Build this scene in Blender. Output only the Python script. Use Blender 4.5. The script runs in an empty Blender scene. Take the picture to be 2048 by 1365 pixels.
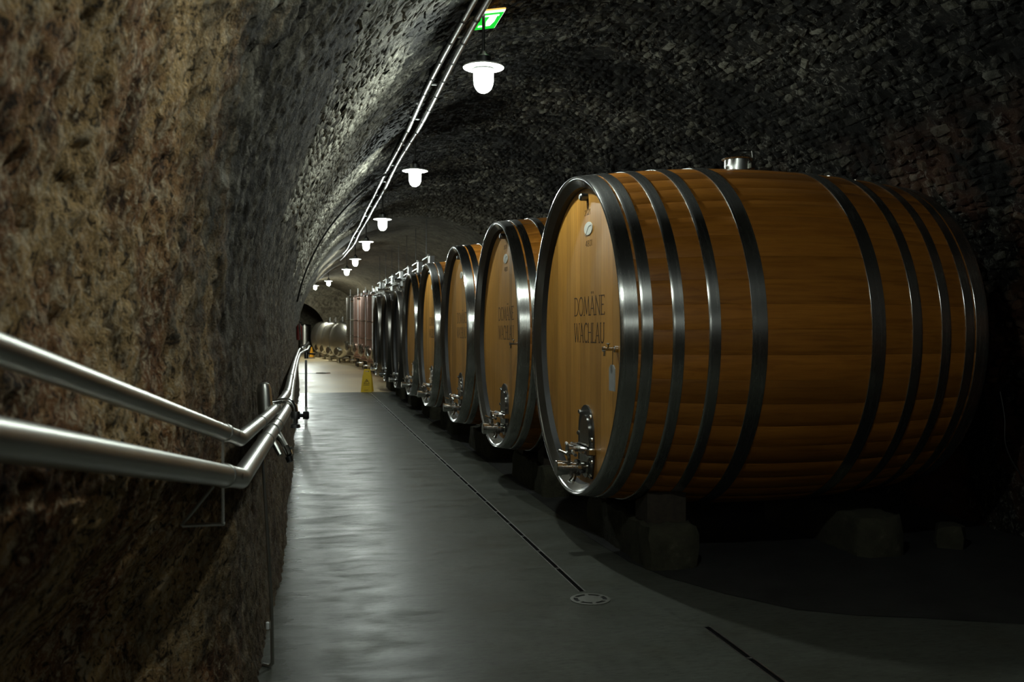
import bpy, math, random
import numpy as np
from mathutils import Vector, Matrix
R = math.radians
PI = math.pi
random.seed(7)
rng = np.random.default_rng(11)
scene = bpy.context.scene
COL = scene.collection

# ------------------------------------------------------------------ camera
F_PX = 1900.0
YAW = math.atan(414.0 / F_PX)
PITCH = math.atan(17.5 / F_PX)
CAM_H = 1.6
cd = bpy.data.cameras.new('camera')
cd.sensor_width = 36.0
cd.lens = F_PX / 2048 * 36.0
cd.clip_start = 0.05
cd.dof.use_dof = True
cd.dof.focus_distance = 7.0
cd.dof.aperture_fstop = 4.0
cam = bpy.data.objects.new('camera', cd)
cam.location = (0, 0, CAM_H)
cam.rotation_euler = (R(90) - PITCH, 0, -YAW)
COL.objects.link(cam)
scene.camera = cam

# ------------------------------------------------------------------ world, exposure
w = bpy.data.worlds.new('world')
scene.world = w
w.use_nodes = True
w.node_tree.nodes['Background'].inputs[0].default_value = (0.5, 0.5, 0.5, 1)
w.node_tree.nodes['Background'].inputs[1].default_value = 0.0
vs = scene.view_settings
vs.view_transform = 'Standard'
vs.look = 'None'
vs.exposure = 0.0
vs.gamma = 1.0
vs.use_curve_mapping = False
LAMP_STRENGTH = 1200.0
OLD_LAMP_STRENGTH = 900.0   # the two lamps outside the frame burn dimmer
LAMP_COLOR = (0.90, 1.0, 0.93)


# ------------------------------------------------------------------ material helpers
class Mat:
    def __init__(self, name):
        self.m = bpy.data.materials.new(name)
        self.m.use_nodes = True
        self.nt = self.m.node_tree
        self.b = self.nt.nodes['Principled BSDF']

    def n(self, t, **kw):
        nd = self.nt.nodes.new(t)
        for k, v in kw.items():
            setattr(nd, k, v)
        return nd

    def l(self, a, b):
        self.nt.links.new(a, b)

    def set(self, **kw):
        for k, v in kw.items():
            k = k.replace('_', ' ')
            if isinstance(v, tuple) and len(v) == 3:
                v = (*v, 1)
            self.b.inputs[k].default_value = v
        return self

    def coords(self, kind='Object', scale=(1, 1, 1), offset=None):
        tc = self.n('ShaderNodeTexCoord')
        mp = self.n('ShaderNodeMapping')
        mp.inputs['Scale'].default_value = scale
        self.l(tc.outputs[kind], mp.inputs['Vector'])
        if offset is not None:
            self.l(offset, mp.inputs['Location'])
        return mp.outputs[0]

    def noise(self, vec, scale=5, detail=6, rough=0.6, dist=0.0):
        nd = self.n('ShaderNodeTexNoise')
        nd.inputs['Scale'].default_value = scale
        nd.inputs['Detail'].default_value = detail
        nd.inputs['Roughness'].default_value = rough
        nd.inputs['Distortion'].default_value = dist
        self.l(vec, nd.inputs['Vector'])
        return nd.outputs['Fac']

    def ramp(self, fac, stops, interp='LINEAR'):
        nd = self.n('ShaderNodeValToRGB')
        cr = nd.color_ramp
        cr.interpolation = interp
        while len(cr.elements) < len(stops):
            cr.elements.new(0.5)
        for e, (p, c) in zip(cr.elements, stops):
            e.position = p
            if not isinstance(c, tuple):
                c = (c, c, c)
            e.color = (*c, 1)
        self.l(fac, nd.inputs[0])
        return nd.outputs[0]

    def mix(self, fac, a, b, blend='MIX'):
        nd = self.n('ShaderNodeMix', data_type='RGBA', blend_type=blend)
        for sock, v in ((nd.inputs[0], fac), (nd.inputs[6], a), (nd.inputs[7], b)):
            if hasattr(v, 'links') or hasattr(v, 'is_linked'):
                self.l(v, sock)
            elif isinstance(v, tuple):
                sock.default_value = (*v, 1)
            else:
                sock.default_value = v
        return nd.outputs[2]

    def math(self, op, a, b=0.0, c=0.0):
        nd = self.n('ShaderNodeMath', operation=op)
        for i, v in enumerate((a, b, c)):
            if hasattr(v, 'is_linked'):
                self.l(v, nd.inputs[i])
            else:
                nd.inputs[i].default_value = v
        return nd.outputs[0]

    def bump(self, height, strength=0.5, dist=0.02):
        nd = self.n('ShaderNodeBump')
        nd.inputs['Strength'].default_value = strength
        nd.inputs['Distance'].default_value = dist
        self.l(height, nd.inputs['Height'])
        self.l(nd.outputs[0], self.b.inputs['Normal'])

    def color(self, sock):
        self.l(sock, self.b.inputs['Base Color'])

    def rough(self, sock):
        self.l(sock, self.b.inputs['Roughness'])


def plain(name, col, rough=0.5, metal=0.0, noise=0.12, nscale=25):
    m = Mat(name).set(Metallic=metal)
    v = m.coords()
    f = m.noise(v, nscale, 5)
    lo = tuple(c * (1 - noise) for c in col)
    hi = tuple(min(1, c * (1 + noise)) for c in col)
    m.color(m.ramp(f, [(0.3, lo), (0.7, hi)]))
    m.rough(m.ramp(f, [(0.2, max(0.02, rough - 0.06)), (0.8, min(1, rough + 0.06))]))
    return m.m


def metal(name, col, rough, stretch=(1, 1, 1), nscale=60, amp=0.06, aniso=0.0):
    m = Mat(name).set(Metallic=1.0, Anisotropic=aniso)
    v = m.coords(scale=stretch)
    f = m.noise(v, nscale, 4)
    m.color(m.ramp(f, [(0.25, tuple(c * 0.86 for c in col)), (0.75, col)]))
    m.rough(m.ramp(f, [(0.25, max(0.03, rough - amp)), (0.75, rough + amp)]))
    if aniso:   # brushed round the hoop
        tg = m.n('ShaderNodeTangent', direction_type='RADIAL', axis='X')
        m.l(tg.outputs[0], m.b.inputs['Tangent'])
        m.b.inputs['Anisotropic Rotation'].default_value = 0.25
    return m.m


M = {}


def make_materials():
    M['hoop'] = metal('hoop_steel', (0.62, 0.62, 0.59), 0.27, (30, 1, 1), 2, 0.012, 0.75)
    M['chime'] = metal('chime_steel', (0.45, 0.45, 0.45), 0.18, (1, 1, 1), 20, 0.02)
    M['hoop_dark'] = metal('blackened_hoop', (0.17, 0.16, 0.145), 0.34, (1, 1, 1), 20, 0.03)
    M['pitch'] = plain('black_pitch', (0.006, 0.006, 0.006), 0.55)
    M['steel'] = metal('pipe_steel', (0.58, 0.58, 0.54), 0.36, (1, 1, 1), 3, 0.01)
    M['conduit'] = metal('conduit_steel', (0.62, 0.62, 0.60), 0.35, (1, 1, 1), 40, 0.08)
    M['chrome'] = metal('polished_steel', (0.70, 0.69, 0.66), 0.13, (1, 1, 1), 30, 0.04)
    M['tank'] = metal('tank_steel', (0.72, 0.72, 0.70), 0.42, (1, 1, 12), 6, 0.05)
    M['tank_rose_reflection'] = metal('tank_steel_reflection_tint', (0.96, 0.66, 0.56), 0.50, (1, 1, 12), 6, 0.05)  # pinkish reflection of warm surroundings, tinted into the steel colour
    M['tank_warm'] = metal('tank_steel_warm', (0.74, 0.70, 0.62), 0.33, (1, 1, 1), 8, 0.05)
    M['dark_metal'] = metal('dark_iron', (0.16, 0.16, 0.155), 0.4, (1, 1, 1), 30, 0.08)
    M['cover'] = plain('grey_drain_cover', (0.13, 0.13, 0.11), 0.55)
    M['rack'] = metal('rack_steel', (0.16, 0.155, 0.14), 0.45, (1, 1, 1), 20, 0.05)
    M['black'] = plain('black_plastic', (0.012, 0.012, 0.012), 0.4)
    M['rubber'] = plain('black_rubber', (0.008, 0.008, 0.008), 0.6)
    M['cavity'] = plain('drain_cavity', (0.004, 0.004, 0.004), 0.9)
    M['white_enamel'] = plain('white_enamel', (0.85, 0.86, 0.85), 0.35, noise=0.04)
    M['plaque'] = plain('cream_plaque', (0.78, 0.78, 0.70), 0.35, noise=0.05)
    M['tag'] = plain('grey_tag', (0.42, 0.43, 0.42), 0.45, noise=0.1)
    M['ink'] = plain('burnt_brand', (0.05, 0.022, 0.008), 0.6, noise=0.3, nscale=60)
    M['grey_ink'] = plain('grey_engraving', (0.22, 0.22, 0.19), 0.5)
    M['sign_yellow'] = plain('yellow_plastic', (0.72, 0.47, 0.012), 0.4, noise=0.06)
    M['sign_ink'] = plain('sign_print', (0.10, 0.05, 0.005), 0.5)
    M['red'] = plain('red_paint', (0.14, 0.02, 0.015), 0.5)
    M['amber'] = plain('amber_plastic', (0.8, 0.36, 0.02), 0.4)
    M['oldwood'] = plain('old_dark_timber', (0.04, 0.03, 0.02), 0.85, noise=0.4)

    # lamps
    m = Mat('lamp_glass').set(Base_Color=(0.9, 0.9, 0.9), Roughness=0.3)
    m.b.inputs['Emission Color'].default_value = (*LAMP_COLOR, 1)
    m.b.inputs['Emission Strength'].default_value = LAMP_STRENGTH
    M['lamp'] = m.m
    m = Mat('old_lamp_glass').set(Base_Color=(0.9, 0.9, 0.9), Roughness=0.3)
    m.b.inputs['Emission Color'].default_value = (*LAMP_COLOR, 1)
    m.b.inputs['Emission Strength'].default_value = OLD_LAMP_STRENGTH
    M['old_lamp'] = m.m
    # thin frosted glass around the bulb
    m = Mat('frosted_globe_glass')
    tr = m.n('ShaderNodeBsdfTransparent')
    df = m.n('ShaderNodeBsdfTranslucent')
    df.inputs[0].default_value = (0.95, 1.0, 0.97, 1)
    d2 = m.n('ShaderNodeBsdfDiffuse')
    d2.inputs[0].default_value = (0.95, 1.0, 0.97, 1)
    mx0 = m.n('ShaderNodeMixShader')
    mx0.inputs[0].default_value = 0.4
    m.l(df.outputs[0], mx0.inputs[1])
    m.l(d2.outputs[0], mx0.inputs[2])
    mx = m.n('ShaderNodeMixShader')
    mx.inputs[0].default_value = 0.14
    m.l(tr.outputs[0], mx.inputs[1])
    m.l(mx0.outputs[0], mx.inputs[2])
    m.l(mx.outputs[0], m.nt.nodes['Material Output'].inputs['Surface'])
    M['globe'] = m.m
    for key, col, st in (('exit_green', (0.0, 0.62, 0.03), 1.1), ('exit_white', (1.0, 0.97, 0.93), 1.6), ('exit_edge', (1.0, 0.55, 0.12), 1.2)):
        m = Mat(key).set(Base_Color=col, Roughness=0.4)
        m.b.inputs['Emission Color'].default_value = (*col, 1)
        m.b.inputs['Emission Strength'].default_value = st
        M[key] = m.m

    # oak
    def oak(name, lo, mid, hi, axis, rough, tone=0.35, coat=0.25):
        m = Mat(name).set(Roughness=rough)
        m.b.inputs['Coat Weight'].default_value = coat
        m.b.inputs['Coat Roughness'].default_value = 0.3
        oi = m.n('ShaderNodeObjectInfo')
        off = m.n('ShaderNodeVectorMath', operation='SCALE')
        off.inputs[0].default_value = (37.0, 53.0, 71.0)
        m.l(oi.outputs['Random'], off.inputs[3])
        sc = (1.2, 22, 22) if axis == 'x' else (22, 22, 1.2)
        v = m.coords(scale=sc, offset=off.outputs[0])
        g = m.noise(v, 1.6, 8, 0.65, 0.5)
        c = m.ramp(g, [(0.25, lo), (0.5, mid), (0.8, hi)])
        v2 = m.coords(scale=(1, 1, 1), offset=off.outputs[0])
        blot = m.noise(v2, 1.7, 4, 0.55)
        c = m.mix(m.ramp(blot, [(0.35, 0.0), (0.75, 0.5)]), c, lo)
        tn = m.ramp(oi.outputs['Random'], [(0.0, 1 - tone), (0.5, 1.0), (1.0, 1 + tone * 0.4)])
        c = m.mix(1.0, c, tn, 'MULTIPLY')
        m.color(c)
        fine = m.noise(m.coords(scale=(6, 160, 160) if axis == 'x' else (160, 160, 6), offset=off.outputs[0]), 1.0, 3)
        m.bump(fine, 0.15, 0.003)
        return m.m
    M['stave'] = oak('varnished_oak_staves', (0.22, 0.074, 0.008), (0.42, 0.155, 0.018), (0.54, 0.215, 0.028), 'x', 0.42)
    M['head'] = oak('oak_head_boards', (0.46, 0.20, 0.030), (0.64, 0.31, 0.055), (0.74, 0.39, 0.085), 'z', 0.45, 0.28, 0.15)
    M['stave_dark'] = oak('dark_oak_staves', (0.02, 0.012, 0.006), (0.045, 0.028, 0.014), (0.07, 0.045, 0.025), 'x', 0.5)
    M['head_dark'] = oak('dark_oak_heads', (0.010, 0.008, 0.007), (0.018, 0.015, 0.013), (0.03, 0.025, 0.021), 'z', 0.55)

    # floor concrete: worn trowelled screed
    m = Mat('worn_concrete_screed')
    m.b.inputs['Specular IOR Level'].default_value = 0.06
    v = m.coords()
    big = m.noise(v, 0.9, 6, 0.6, 0.4)
    c = m.ramp(big, [(0.25, (0.064, 0.064, 0.050)), (0.5, (0.092, 0.097, 0.081)), (0.78, (0.135, 0.142, 0.124))])
    tro = m.noise(m.coords(scale=(1.4, 4, 1)), 1.6, 8, 0.65, 0.6)
    c = m.mix(m.ramp(tro, [(0.35, 0.0), (0.7, 0.55)]), c, (0.105, 0.111, 0.096))
    stain = m.noise(m.coords(scale=(1, 1, 1)), 1.6, 5, 0.55)
    c = m.mix(m.ramp(stain, [(0.55, 0.0), (0.75, 0.5)]), c, (0.075, 0.066, 0.042))
    fs = m.noise(m.coords(scale=(3, 9, 1)), 5, 8, 0.75, 0.4)
    c = m.mix(m.ramp(fs, [(0.36, 0.5), (0.5, 0.0)]), c, (0.030, 0.030, 0.024))
    c = m.mix(m.ramp(fs, [(0.54, 0.0), (0.68, 0.4)]), c, (0.15, 0.155, 0.135))
    vor = m.n('ShaderNodeTexVoronoi')
    vor.inputs['Scale'].default_value = 1.7
    m.l(m.coords(), vor.inputs['Vector'])
    pit = m.ramp(vor.outputs['Distance'], [(0.010, 1.0), (0.022, 0.0)])
    pit = m.math('MULTIPLY', pit, m.ramp(m.noise(m.coords(), 0.8, 2), [(0.55, 0.0), (0.62, 0.8)]))
    c = m.mix(pit, c, (0.02, 0.02, 0.018))
    m.color(c)
    rr = m.noise(m.coords(scale=(1.6, 4, 1)), 1.3, 7, 0.6, 0.6)
    rgh = m.ramp(rr, [(0.28, 0.28), (0.5, 0.38), (0.75, 0.54)])
    # a damp runnel along the foot of the rock wall
    gx = m.n('ShaderNodeSeparateXYZ')
    m.l(m.coords(), gx.inputs[0])
    wet = m.ramp(m.math('ADD', gx.outputs[0], m.math('MULTIPLY', m.noise(m.coords(scale=(1, 1, 1)), 3.0, 5, 0.7), 0.5)), [(0.10, 0.55), (0.42, 0.0)])
    rgh = m.mix(wet, rgh, (0.16, 0.16, 0.16))
    m.rough(rgh)
    m.l(m.math('MULTIPLY_ADD', wet, 0.18, 0.06), m.b.inputs['Specular IOR Level'])
    h = m.noise(m.coords(scale=(1.5, 3, 1)), 4, 5, 0.5, 0.5)
    m.bump(m.math('ADD', h, m.math('MULTIPLY', fs, 0.25)), 0.16, 0.010)
    M['floor'] = m.m

    m = Mat('beige_sealed_floor')
    big = m.noise(m.coords(), 0.7, 5)
    m.color(m.ramp(big, [(0.3, (0.62, 0.47, 0.26)), (0.7, (0.76, 0.60, 0.36))]))
    m.rough(m.ramp(m.noise(m.coords(), 1.4, 5), [(0.3, 0.34), (0.7, 0.5)]))
    M['floor_beige'] = m.m

    # rough concrete blocks
    m = Mat('old_concrete_block')
    f = m.noise(m.coords('Object'), 9, 8, 0.7)
    c = m.ramp(f, [(0.3, (0.028, 0.027, 0.014)), (0.6, (0.055, 0.052, 0.03)), (0.8, (0.16, 0.15, 0.10))])
    m.color(c)
    m.set(Roughness=0.9)
    m.bump(m.noise(m.coords('Object'), 30, 8, 0.7), 0.6, 0.02)
    M['block'] = m.m

    m = Mat('dark_damp_earth').set(Roughness=0.85)
    f = m.noise(m.coords(), 3.5, 8, 0.65)
    m.color(m.ramp(f, [(0.3, (0.010, 0.010, 0.009)), (0.7, (0.028, 0.028, 0.025))]))
    m.bump(m.noise(m.coords(), 25, 6), 0.4, 0.01)
    M['earth'] = m.m

    # left rock wall
    m = Mat('stained_rock_wall').set(Roughness=0.88)
    m.b.inputs['Specular IOR Level'].default_value = 0.25
    v = m.coords(scale=(1, 1, 0.75))
    a = m.noise(v, 2.3, 8, 0.62, 0.5)
    brown = m.ramp(a, [(0.30, (0.06, 0.045, 0.03)), (0.42, (0.42, 0.20, 0.085)), (0.52, (0.68, 0.43, 0.185)), (0.66, (0.78, 0.53, 0.26)), (0.8, (0.60, 0.52, 0.40))])
    fl = m.noise(m.coords(scale=(1, 1, 0.7)), 17, 7, 0.72, 0.6)
    brown = m.mix(m.ramp(fl, [(0.54, 0.0), (0.64, 0.9)]), brown, (0.80, 0.64, 0.43))
    brown = m.mix(m.ramp(fl, [(0.36, 0.9), (0.45, 0.0)]), brown, (0.03, 0.022, 0.016))
    dk = m.noise(m.coords(scale=(1, 1, 0.55)), 5.5, 6, 0.6, 0.4)
    brown = m.mix(m.ramp(dk, [(0.30, 0.8), (0.44, 0.0)]), brown, (0.04, 0.03, 0.02))
    rd = m.noise(m.coords(scale=(1, 1, 0.6)), 3.4, 4, 0.5)
    brown = m.mix(m.ramp(rd, [(0.54, 0.0), (0.68, 0.5)]), brown, (0.30, 0.10, 0.045))
    fn_ = m.noise(m.coords(scale=(1, 1, 0.7)), 42, 5, 0.7, 0.8)
    brown = m.mix(m.ramp(fn_, [(0.53, 0.0), (0.60, 0.75)]), brown, (0.86, 0.70, 0.47))
    brown = m.mix(m.ramp(fn_, [(0.40, 0.9), (0.46, 0.0)]), brown, (0.03, 0.022, 0.014))
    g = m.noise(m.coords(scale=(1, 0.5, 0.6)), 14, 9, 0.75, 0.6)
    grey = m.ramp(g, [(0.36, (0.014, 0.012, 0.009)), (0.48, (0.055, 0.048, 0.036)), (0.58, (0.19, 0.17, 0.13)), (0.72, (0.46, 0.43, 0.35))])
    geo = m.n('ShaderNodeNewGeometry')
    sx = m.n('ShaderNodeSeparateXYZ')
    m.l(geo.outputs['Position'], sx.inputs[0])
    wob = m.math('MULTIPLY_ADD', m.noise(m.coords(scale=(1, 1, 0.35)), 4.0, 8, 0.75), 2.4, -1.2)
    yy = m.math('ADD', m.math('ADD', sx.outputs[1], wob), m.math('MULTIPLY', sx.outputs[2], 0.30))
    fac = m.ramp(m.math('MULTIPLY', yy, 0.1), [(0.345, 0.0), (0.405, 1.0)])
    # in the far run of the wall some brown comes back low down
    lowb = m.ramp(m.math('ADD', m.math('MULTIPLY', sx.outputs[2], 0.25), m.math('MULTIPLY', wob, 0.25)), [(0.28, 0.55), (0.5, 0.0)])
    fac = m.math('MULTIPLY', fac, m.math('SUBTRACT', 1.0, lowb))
    dark_brown = m.ramp(m.math('MULTIPLY', yy, 0.1), [(0.33, 0.0), (0.42, 0.75)])  # brown rock is mixed darker past the corner
    brown = m.mix(dark_brown, brown, m.mix(fn_, (0.02, 0.014, 0.01), (0.11, 0.08, 0.05)))
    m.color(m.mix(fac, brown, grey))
    m.bump(m.math('ADD', m.noise(m.coords(), 38, 5, 0.8), m.math('MULTIPLY', fn_, 0.8)), 1.0, 0.03)
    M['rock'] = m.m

    # vault masonry
    def masonry(name, island):
        m = Mat(name).set(Roughness=0.9)
        m.b.inputs['Specular IOR Level'].default_value = 0.2
        geo = m.n('ShaderNodeNewGeometry')
        oi = m.n('ShaderNodeObjectInfo')
        if island:
            r = m.math('FRACT', m.math('ADD', geo.outputs['Random Per Island'], m.math('MULTIPLY', oi.outputs['Random'], 7.31)))
        else:
            r = m.noise(m.coords(scale=(1, 1, 1)), 6, 3)
        P = m.n('ShaderNodeVectorMath', operation='SCALE')
        P.inputs[3].default_value = 1.0
        m.l(geo.outputs['Position'], P.inputs[0])
        pos = P.outputs[0]
        base = m.ramp(r, [(0.0, (0.008, 0.008, 0.007)), (0.45, (0.026, 0.024, 0.019)), (0.72, (0.07, 0.064, 0.05)), (0.9, (0.18, 0.17, 0.125)), (1.0, (0.36, 0.35, 0.28))])
        soot = m.noise(pos, 0.9, 4, 0.6, 0.5)
        fl = m.noise(pos, 16, 6, 0.75, 0.8)
        base = m.mix(m.ramp(fl, [(0.53, 0.0), (0.65, 0.9)]), base, (0.42, 0.41, 0.35))
        base = m.mix(m.ramp(fl, [(0.36, 0.85), (0.50, 0.0)]), base, (0.012, 0.011, 0.009))
        base = m.mix(m.ramp(soot, [(0.42, 0.9), (0.62, 0.0)]), base, (0.008, 0.008, 0.007))
        sx = m.n('ShaderNodeSeparateXYZ')
        m.l(pos, sx.inputs[0])
        # the left flank keeps its pale stone and lime: only broken soot stains there
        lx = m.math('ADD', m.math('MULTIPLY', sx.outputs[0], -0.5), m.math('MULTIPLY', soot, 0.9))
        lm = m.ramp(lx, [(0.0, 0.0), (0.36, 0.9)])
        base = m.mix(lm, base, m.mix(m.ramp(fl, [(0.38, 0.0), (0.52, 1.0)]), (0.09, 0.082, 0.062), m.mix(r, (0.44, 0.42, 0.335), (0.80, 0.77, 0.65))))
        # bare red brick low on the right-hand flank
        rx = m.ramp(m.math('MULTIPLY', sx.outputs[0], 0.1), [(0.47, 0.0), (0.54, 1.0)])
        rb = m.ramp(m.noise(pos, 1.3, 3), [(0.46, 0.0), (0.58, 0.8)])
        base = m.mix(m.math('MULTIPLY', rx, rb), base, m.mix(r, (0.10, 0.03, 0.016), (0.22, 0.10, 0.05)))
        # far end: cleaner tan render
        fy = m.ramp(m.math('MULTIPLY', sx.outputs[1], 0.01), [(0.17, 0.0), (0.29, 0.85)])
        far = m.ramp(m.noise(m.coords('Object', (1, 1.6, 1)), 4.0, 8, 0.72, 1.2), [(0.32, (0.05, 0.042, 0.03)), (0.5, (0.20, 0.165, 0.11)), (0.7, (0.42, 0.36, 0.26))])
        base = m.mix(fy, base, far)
        m.color(base)
        m.bump(m.noise(pos, 34, 5, 0.8), 1.0, 0.035)
        return m.m
    M['stone'] = masonry('sooty_vault_stones', True)
    M['mortar'] = masonry('sooty_vault_mortar', False)


make_materials()


# ------------------------------------------------------------------ mesh builder
class MB:
    def __init__(self):
        self.v = []
        self.f = []

    def add(self, verts, faces):
        o = len(self.v)
        self.v += [tuple(p) for p in verts]
        self.f += [tuple(i + o for i in q) for q in faces]
        return self

    def box(self, c, s, rot=None, bev=0.0):
        sx, sy, sz = s[0] / 2, s[1] / 2, s[2] / 2
        if bev <= 0:
            vs_ = [Vector((a * sx, b * sy, d * sz)) for d in (-1, 1) for b in (-1, 1) for a in (-1, 1)]
            fs = [(0, 2, 3, 1), (4, 5, 7, 6), (0, 1, 5, 4), (2, 6, 7, 3), (0, 4, 6, 2), (1, 3, 7, 5)]
        else:
            b_ = min(bev, sx * .9, sy * .9, sz * .9)
            ring = lambda x, y, z: [(-x + b_, -y, z), (x - b_, -y, z), (x, -y + b_, z), (x, y - b_, z), (x - b_, y, z), (-x + b_, y, z), (-x, y - b_, z), (-x, -y + b_, z)]
            vs_ = [Vector(p) for p in ring(sx - b_, sy - b_, -sz) + ring(sx, sy, -sz + b_) + ring(sx, sy, sz - b_) + ring(sx - b_, sy - b_, sz)]
            fs = [tuple(range(7, -1, -1)), tuple(range(24, 32))]
            for k in range(3):
                for i in range(8):
                    j = (i + 1) % 8
                    fs.append((k * 8 + i, k * 8 + j, k * 8 + 8 + j, k * 8 + 8 + i))
        if rot is not None:
            vs_ = [rot @ p for p in vs_]
        return self.add([p + Vector(c) for p in vs_], fs)

    def lathe(self, prof, n=32, axis='Z', o=(0, 0, 0), closed=False, sweep=None):
        """prof: list of (axial, radius)."""
        k = len(prof)
        o = Vector(o)
        vs_ = []
        for i in range(n):
            a = 2 * PI * i / n
            ca, sa = math.cos(a), math.sin(a)
            for (t, r) in prof:
                if axis == 'X':
                    p = (t, r * ca, r * sa)
                elif axis == 'Y':
                    p = (r * sa, t, r * ca)
                else:
                    p = (r * ca, r * sa, t)
                vs_.append(Vector(p) + o)
        fs = []
        segs = k if closed else k - 1
        for i in range(n):
            j = (i + 1) % n
            for s in range(segs):
                s2 = (s + 1) % k
                fs.append((i * k + s, j * k + s, j * k + s2, i * k + s2))
        if not closed:
            if prof[0][1] > 1e-6:
                fs.append(tuple(i * k for i in range(n - 1, -1, -1)))
            if prof[-1][1] > 1e-6:
                fs.append(tuple(i * k + k - 1 for i in range(n)))
        return self.add(vs_, fs)

    def tube(self, pts, r, n=12, cap=True):
        pts = [Vector(p) for p in pts]
        N = len(pts)
        rs = r if isinstance(r, (list, tuple)) else [r] * N
        tang = []
        for i in range(N):
            if i == 0:
                t = pts[1] - pts[0]
            elif i == N - 1:
                t = pts[-1] - pts[-2]
            else:
                t = (pts[i] - pts[i - 1]).normalized() + (pts[i + 1] - pts[i]).normalized()
            tang.append(t.normalized())
        up = Vector((0, 0, 1)) if abs(tang[0].z) < 0.9 else Vector((1, 0, 0))
        x = tang[0].cross(up).normalized()
        vs_, fs = [], []
        for i in range(N):
            t = tang[i]
            x = (x - t * x.dot(t)).normalized()
            y = t.cross(x)
            sc = 1.0
            if 0 < i < N - 1:
                cosang = (pts[i] - pts[i - 1]).normalized().dot(t)
                sc = 1 / max(cosang, 0.5)
            bend = None
            if 0 < i < N - 1:
                d = (pts[i + 1] - pts[i]).normalized() - (pts[i] - pts[i - 1]).normalized()
                if d.length > 1e-4:
                    bend = d.normalized()
            for q in range(n):
                a = 2 * PI * q / n
                p = (x * math.cos(a) + y * math.sin(a)) * rs[i]
                if bend is not None:
                    p += bend * (p.dot(bend) * (sc - 1))
                vs_.append(pts[i] + p)
        for i in range(N - 1):
            for q in range(n):
                q2 = (q + 1) % n
                fs.append((i * n + q, i * n + q2, i * n + n + q2, i * n + n + q))
        if cap:
            fs.append(tuple(range(n - 1, -1, -1)))
            fs.append(tuple((N - 1) * n + q for q in range(n)))
        return self.add(vs_, fs)

    def prism(self, poly, fn, t0, t1):
        """poly: list of (u, v); fn(u, v, t) -> point. Extrudes t0..t1."""
        n = len(poly)
        vs_ = [fn(u, v, t0) for u, v in poly] + [fn(u, v, t1) for u, v in poly]
        fs = [tuple(range(n)), tuple(range(2 * n - 1, n - 1, -1))]
        for i in range(n):
            j = (i + 1) % n
            fs.append((j, i, n + i, n + j))
        return self.add(vs_, fs)

    def mesh(self, name, mat, smooth=35):
        me = bpy.data.meshes.new(name)
        me.from_pydata([tuple(p) for p in self.v], [], self.f)
        me.materials.append(M[mat])
        if smooth:
            me.shade_smooth()
            me.set_sharp_from_angle(angle=R(smooth))
        return me


def link(name, me, parent=None, loc=(0, 0, 0), rot=(0, 0, 0)):
    o = bpy.data.objects.new(name, me)
    COL.objects.link(o)
    o.location = loc
    o.rotation_euler = rot
    if parent is not None:
        o.parent = parent
    return o


def build(mb, name, mat, parent=None, loc=(0, 0, 0), rot=(0, 0, 0), smooth=35):
    return link(name, mb.mesh(name, mat, smooth), parent, loc, rot)


def tag(o, label, cat, group=None):
    o['label'] = label
    o['category'] = cat
    if group:
        o['group'] = group
    return o


def thing(name, label, cat, loc=(0, 0, 0), rot=(0, 0, 0), group=None):
    return tag(link(name, None, None, loc, rot), label, cat, group)


def structure(o, label=None):
    o['kind'] = 'structure'
    if label:
        o['label'] = label
    return o


def project(p):
    """pixel and depth of world points (n,3) in the 2048x1365 frame; used only to rank stones by size in view"""
    d = p - np.array([0, 0, CAM_H])
    lat = d[:, 0] * math.cos(YAW) - d[:, 1] * math.sin(YAW)
    dep = d[:, 0] * math.sin(YAW) + d[:, 1] * math.cos(YAW)
    dep = np.where(np.abs(dep) < 1e-3, 1e-3, dep)
    return 1024 + F_PX * lat / dep, 665 - F_PX * d[:, 2] / dep, dep


# ------------------------------------------------------------------ numpy noise
def _hash(ix, iy, seed):
    h = (ix.astype(np.int64) * 374761393 + iy.astype(np.int64) * 668265263 + seed * 974711) & 0xffffffff
    h = ((h ^ (h >> 13)) * 1274126177) & 0xffffffff
    h = h ^ (h >> 16)
    return (h & 0xffff) / 65535.0


def vnoise(x, y, seed=0):
    ix, iy = np.floor(x), np.floor(y)
    fx, fy = x - ix, y - iy
    fx = fx * fx * (3 - 2 * fx)
    fy = fy * fy * (3 - 2 * fy)
    a = _hash(ix, iy, seed)
    b = _hash(ix + 1, iy, seed)
    c = _hash(ix, iy + 1, seed)
    d = _hash(ix + 1, iy + 1, seed)
    return (a * (1 - fx) + b * fx) * (1 - fy) + (c * (1 - fx) + d * fx) * fy


def fbm(x, y, oct=4, seed=0, gain=0.5):
    s, amp, tot = 0, 1.0, 0
    for k in range(oct):
        s = s + amp * vnoise(x * 2 ** k + 17.3 * k, y * 2 ** k - 9.1 * k, seed + k)
        tot += amp
        amp *= gain
    return s / tot - 0.5


def ridged(x, y, oct=3, seed=0):
    s, amp, tot = 0, 1.0, 0
    for k in range(oct):
        s = s + amp * (1 - np.abs(2 * vnoise(x * 2 ** k + 5.7 * k, y * 2 ** k + 3.3 * k, seed + k) - 1))
        tot += amp
        amp *= 0.55
    return s / tot - 0.5


# ------------------------------------------------------------------ the tunnel
SPRING = 1.55
VB = 2.75
XR = 5.45
Y_END = 56.0


def curve(Y):
    return np.where(Y > 28, -0.0029 * (Y - 28) ** 2, 0.0)


def floor_z(Y):
    return np.interp(Y, [25.6, 30.0, 46.0, 60.0], [0.0, 0.12, 0.25, 0.42])


def x_left(Y):
    xs = np.interp(Y, [-8, 1.0, 3.55, 3.75, 5.0, 6.6, 12, 30], [-1.6, -0.69, -0.315, -0.30, -0.262, -0.215, -0.215, -0.21])
    return xs + curve(Y)


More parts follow.
